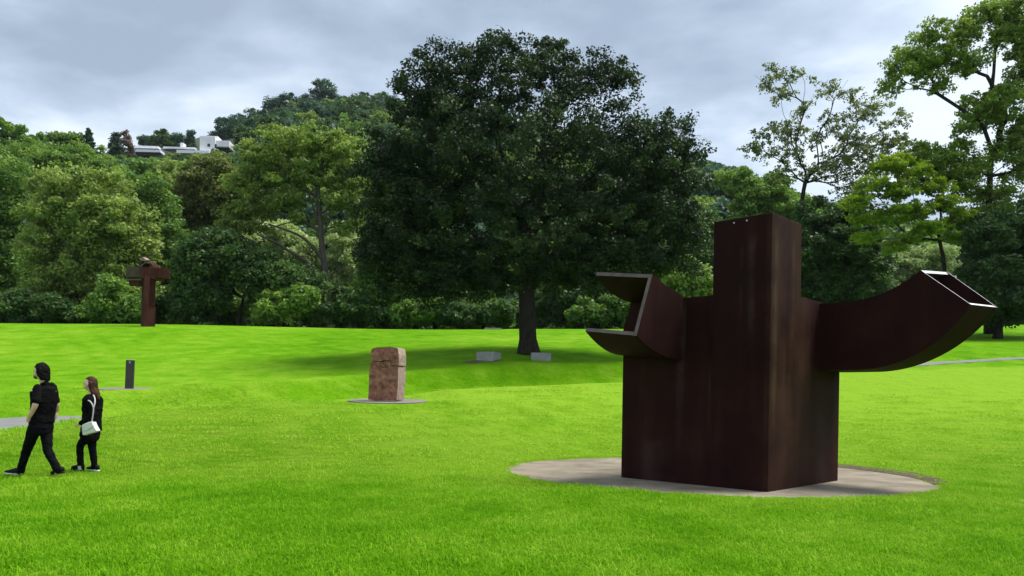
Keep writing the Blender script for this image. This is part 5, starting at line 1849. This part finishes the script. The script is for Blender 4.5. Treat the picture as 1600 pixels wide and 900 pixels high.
# collar
mb.tube([P(70.5, 601, YM) + R_ * 0.0, P(70, 598.5, YM - 0.0)], [0.075, 0.066], n=18)
me = organic(mb, 'shirt', 0.008, 3)
obj('shirt', wrinkle(me, 0.007, 8.0, 3.0), M_BLACK, man)
mb = MB()
mb.loft([(c, R_ * a, F_ * b) for c, a, b in [(P(65.5, 652, YM), 0.165, 0.115), (P(64, 668, YM), 0.18, 0.13), (P(63.5, 676, YM), 0.165, 0.12), (P(63.5, 681, YM), 0.11, 0.09)]], n=24, power=2.3)
for hp_, kn, an in ((lhip, lkn, lan), (rhip, rkn, ran)):
    limb(mb, [hp_, hp_ * 0.45 + kn * 0.55, kn, an + (kn - an) * 0.03], [0.100, 0.086, 0.068, 0.060], n=18)
me = organic(mb, 'trousers', 0.008, 3)
obj('trousers', wrinkle(me, 0.009, 8.0, 7.0), M_NAVY, man)
mb = MB()


def hair_cap(q, d):
    # open the face: pull hair back where it looks forward and below the fringe
    f, r, u = d
    k = 1.0
    if f > 0.25 and u < 0.45:
        k = 1.0 - 0.34 * min(1, (f - 0.25) / 0.25) * min(1, (0.45 - u) / 0.2)
    return q * k


mb.ball(hc + ax[2] * 0.012 - ax[0] * 0.026, (0.118, 0.102, 0.130), ax, nu=36, nv=28, fn=hair_cap)
for a in np.linspace(-1.25, 1.25, 9):
    o = hc - ax[0] * (0.045 + 0.058 * math.cos(a)) + ax[1] * 0.082 * math.sin(a)
    mb.tube([o + ax[2] * 0.02, o - ax[2] * 0.06, o - ax[2] * (0.125 + 0.015 * math.sin(5 * a)) - ax[0] * 0.01], [0.034, 0.034, 0.022], n=10)
me = organic(mb, 'hair', 0.007, 2)
obj('hair', wrinkle(me, 0.007, 26.0, 1.0), M_HAIRB, man)
mb = MB()
mb.ball(hc + ax[0] * 0.072 - ax[2] * 0.088, (0.036, 0.048, 0.036), ax)
obj('beard', wrinkle(mb.mesh('beard', smooth=True), 0.003, 60, 2), M_BEARD, man)
for sg in (-1, 1):
    mb = MB(); mb.ball(hc + ax[0] * 0.083 + ax[1] * sg * 0.029 + ax[2] * 0.010, 0.009)
    obj('eye', mb.mesh('eye', smooth=True), M_EYE, man)
zg1 = gz(P(10, 745, YM + 0.15)[0], YM + 0.15)
hl, tl = P(31, 742, YM + 0.10), P(8.5, 744.0, YM + 0.16)
hl[2] = gz(hl[0], hl[1]) + 0.012; tl[2] = gz(tl[0], tl[1]) + 0.03
shoe('shoe', man, hl, tl, 0.085, M_SHOE, M_SOLE)
hl, tl = P(97, 740, YM - 0.06), P(83.5, 744, YM + 0.03)
tl[2] = gz(tl[0], tl[1]) + 0.012; hl[2] = gz(hl[0], hl[1]) + 0.06
shoe('shoe', man, hl + np.array([0.02, 0, 0]), tl + np.array([-0.05, 0.05, 0]), 0.08, M_SHOE, M_SHOE)

# --- woman with a white bag
YW = 12.8
Fw = unit([-0.92, 0.40, 0]); Rw = np.array([Fw[1], -Fw[0], 0])
wg = P(138, 741, YW)
woman = person((wg[0], wg[1], gz(wg[0], wg[1])), 'woman with long brown hair in black jacket carrying a white shoulder bag, walking left')
hc = P(139.6, 600.2, YW)
hf = unit([-1.0, 0.05, 0.02])
lsh, rsh = P(140.5, 624, YW - 0.15), P(148.5, 622.5, YW + 0.15)
lel, rel = P(145.5, 648, YW - 0.20), P(150, 648, YW + 0.2)
lwr, rwr = P(125.5, 661.8, YW - 0.17), P(140, 664, YW + 0.2)
lhip, rhip = P(138, 681, YW - 0.07), P(142.5, 681, YW + 0.07)
lkn, rkn = P(124.5, 696, YW - 0.03), P(144.5, 703, YW + 0.06)
lan, ran = P(126, 728.5, YW + 0.0), P(148.5, 733.5, YW + 0.08)
mb = MB()
ax = add_head(mb, hc, hf, s=0.93)
mb.tube([P(144.5, 619, YW), P(143, 612.5, YW), hc - ax[2] * 0.06 - ax[0] * 0.015], [0.066, 0.048, 0.046], n=16)
tors = [(P(145, 618, YW), 0.11, 0.07), (P(144.7, 624, YW), 0.165, 0.085), (P(143.5, 636, YW), 0.155, 0.10), (P(142, 655, YW), 0.13, 0.09), (P(140.5, 675, YW), 0.165, 0.11), (P(140.5, 684, YW), 0.15, 0.105)]
mb.loft([(c, Rw * a, Fw * b) for c, a, b in tors], n=24, power=2.3)
for sh, el, wr in ((lsh, lel, lwr), (rsh, rel, rwr)):
    limb(mb, [sh, el, wr], [0.046, 0.037, 0.024])
for hp_, kn, an in ((lhip, lkn, lan), (rhip, rkn, ran)):
    limb(mb, [hp_, kn, an], [0.080, 0.050, 0.036])
add_hand(mb, lwr, unit(P(119, 662.5, YW - 0.12) - lwr), unit([0.1, 0.7, -0.7]), s=0.92, curl=0.6, thumb=-1)
add_hand(mb, rwr, unit([-0.3, 0.1, -0.9]), unit([-0.7, -0.3, 0]), s=0.92, curl=0.6, thumb=1)
add_foot(mb, lan, P(115, 735.5, YW + 0.05), s=0.85); add_foot(mb, ran, P(139, 739, YW + 0.14), s=0.85)
body = organic(mb, 'body', 0.006, 2)
obj('body', body, M_SKIN, woman)
mb = MB()
jk = [(P(145, 615.5, YW), 0.085, 0.065), (P(145.3, 619, YW), 0.135, 0.09), (P(145, 625, YW), 0.180, 0.105), (P(144.5, 638, YW), 0.172, 0.112), (P(143.5, 655, YW), 0.156, 0.108), (P(142.8, 668, YW), 0.170, 0.116), (P(142.8, 673, YW), 0.174, 0.118)]
mb.loft([(c, Rw * a, Fw * b) for c, a, b in jk], n=30, power=2.3)
for sh, el, wr in ((lsh, lel, lwr), (rsh, rel, rwr)):
    limb(mb, [sh, el, wr + (el - wr) * 0.06], [0.060, 0.053, 0.041], n=16)
me = organic(mb, 'jacket', 0.008, 3)
obj('jacket', wrinkle(me, 0.009, 10.0, 13.0), M_BLACK, woman)
mb = MB()
mb.loft([(c, Rw * a, Fw * b) for c, a, b in [(P(141.5, 668, YW), 0.16, 0.11), (P(140.5, 679, YW), 0.168, 0.12), (P(140.3, 686, YW), 0.15, 0.11), (P(140.3, 690, YW), 0.10, 0.085)]], n=24, power=2.3)
for hp_, kn, an in ((lhip, lkn, lan), (rhip, rkn, ran)):
    limb(mb, [hp_, hp_ * 0.5 + kn * 0.5, kn, an + (kn - an) * 0.08], [0.090, 0.074, 0.058, 0.050], n=18)
me = organic(mb, 'trousers', 0.0075, 3)
obj('trousers', wrinkle(me, 0.006, 9.0, 21.0), M_NAVY, woman)
mb = MB()


def hair_w(q, d):
    f, r, u = d
    k = 1.0
    if f > -0.05 and u < 0.62:
        k = 1.0 - 0.45 * min(1, (f + 0.05) / 0.25) * min(1, (0.62 - u) / 0.2)
    return q * k


mb.ball(hc + ax[2] * 0.010 - ax[0] * 0.030, (0.106, 0.086, 0.124), ax, nu=36, nv=28, fn=hair_w)
for a in np.linspace(-1.15, 1.15, 10):
    o = hc - ax[0] * (0.035 + 0.060 * math.cos(a)) + ax[1] * 0.072 * math.sin(a)
    ln = 0.235 + 0.02 * math.sin(7 * a) - 0.05 * abs(a) / 1.35
    mb.tube([o + ax[2] * 0.03, o - ax[2] * 0.07 - ax[0] * 0.012, o - ax[2] * 0.15 - ax[0] * 0.05, o - ax[2] * ln - ax[0] * (0.062 + 0.02 * math.cos(3 * a))], [0.030, 0.032, 0.030, 0.016], n=10)
me = organic(mb, 'hair', 0.0065, 2)
obj('hair', wrinkle(me, 0.006, 24.0, 4.0), M_HAIRW, woman)
for sg in (-1, 1):
    mb = MB(); mb.ball(hc + ax[0] * 0.078 + ax[1] * sg * 0.027 + ax[2] * 0.010, 0.008)
    obj('eye', mb.mesh('eye', smooth=True), M_EYE, woman)
mb = MB(); mb.ball(hc + ax[0] * 0.095 - ax[2] * 0.066, (0.008, 0.020, 0.008), ax)
obj('mouth', mb.mesh('mouth', smooth=True), M_LIP, woman)
# shoes
hl, tl = P(129.5, 739, YW + 0.0), P(112.5, 737, YW + 0.05)
hl[2] = gz(hl[0], hl[1]) + 0.014; tl[2] = gz(tl[0], tl[1]) + 0.030
shoe('shoe', woman, hl, tl, 0.095, M_SHOE, M_SHOE, w=0.046, sole=0.034)
hl, tl = P(153.5, 739, YW + 0.06), P(136.5, 740, YW + 0.16)
hl[2] = gz(hl[0], hl[1]) + 0.012; tl[2] = gz(tl[0], tl[1]) + 0.012
shoe('shoe', woman, hl, tl, 0.085, M_SHOE, M_SOLE, w=0.044)
for an, kn in ((lan, lkn), (ran, rkn)):
    mb = MB(); mb.tube([an - unit(kn - an) * 0.045, an + (kn - an) * 0.12], [0.044, 0.042], n=14)
    obj('sock', mb.mesh('sock', smooth=True), M_SOCK, woman)
# bag: a soft wedge with a flap, hanging at the near hip
bag_c = P(139.5, 671, YW - 0.26)
bag = thing('shoulder_bag', bag_c, 'white leather shoulder bag with flap hanging at the hip of the woman', 'bag')
bp = [(126.8, 669), (127.5, 664), (131, 662.5), (138, 660), (144, 659), (146, 665), (151, 673), (148, 675.5), (138, 677.5), (130, 680.5), (128.5, 679)]
mb = MB()
mb.prism([P(x, y, YW - 0.30) for x, y in bp], np.array([0.02, 0.09, 0]))
me = mb.mesh('pouch')
me = evaluated(me, [('BEVEL', dict(width=0.018, segments=3, limit_method='ANGLE', angle_limit=math.radians(30))), ('SUBSURF', dict(levels=1, render_levels=1))])
obj('pouch', me, M_BAG, bag)
fp = [(127, 665), (131, 662.3), (138, 659.6), (144, 658.6), (145.4, 665), (142, 668.5), (135, 673), (130.5, 673.5)]
mb = MB()
mb.prism([P(x, y, YW - 0.325) for x, y in fp], np.array([0.0, 0.03, 0]))
me = mb.mesh('flap')
me = evaluated(me, [('BEVEL', dict(width=0.01, segments=3, limit_method='ANGLE', angle_limit=math.radians(30)))])
obj('flap', me, M_BAG, bag)
mb = MB()
sp = [P(143.5, 660, YW - 0.27), P(144.8, 650, YW - 0.275), P(146.2, 640, YW - 0.265), P(145, 633, YW - 0.25), P(141, 627, YW - 0.24), P(134.5, 624.3, YW - 0.16)]
pp, rr_ = resample(sp, [0.011] * len(sp), 4)
mb.tube(pp, rr_, n=8)
sp = [P(146.0, 638, YW - 0.262), P(148.3, 630, YW - 0.235), P(148.5, 624, YW - 0.19), P(147, 619, YW - 0.12), P(145, 616.5, YW - 0.07)]
pp, rr_ = resample(sp, [0.011] * len(sp), 4)
mb.tube(pp, rr_, n=8)
obj('strap', mb.mesh('strap', smooth=True), M_STRAP, bag)

# ------------------------------------------------------------------ haze
if HAZE > 0:
    hm = bpy.data.materials.new('thin_haze')
    hm.use_nodes = True
    hm.node_tree.nodes.clear()
    pv = N(hm.node_tree, 'ShaderNodeVolumePrincipled')
    pv.inputs['Color'].default_value = (0.80, 0.88, 1.0, 1)
    pv.inputs['Density'].default_value = HAZE
    pv.inputs['Anisotropy'].default_value = 0.3
    ho = N(hm.node_tree, 'ShaderNodeOutputMaterial')
    hm.node_tree.links.new(pv.outputs[0], ho.inputs['Volume'])
    mb = MB()
    mb.box((0, 340, 60), (950, 0, 0), (0, 680, 0), (0, 0, 130))
    hz = obj('haze', mb.mesh('haze'), hm)
    tag(hz, kind='stuff')
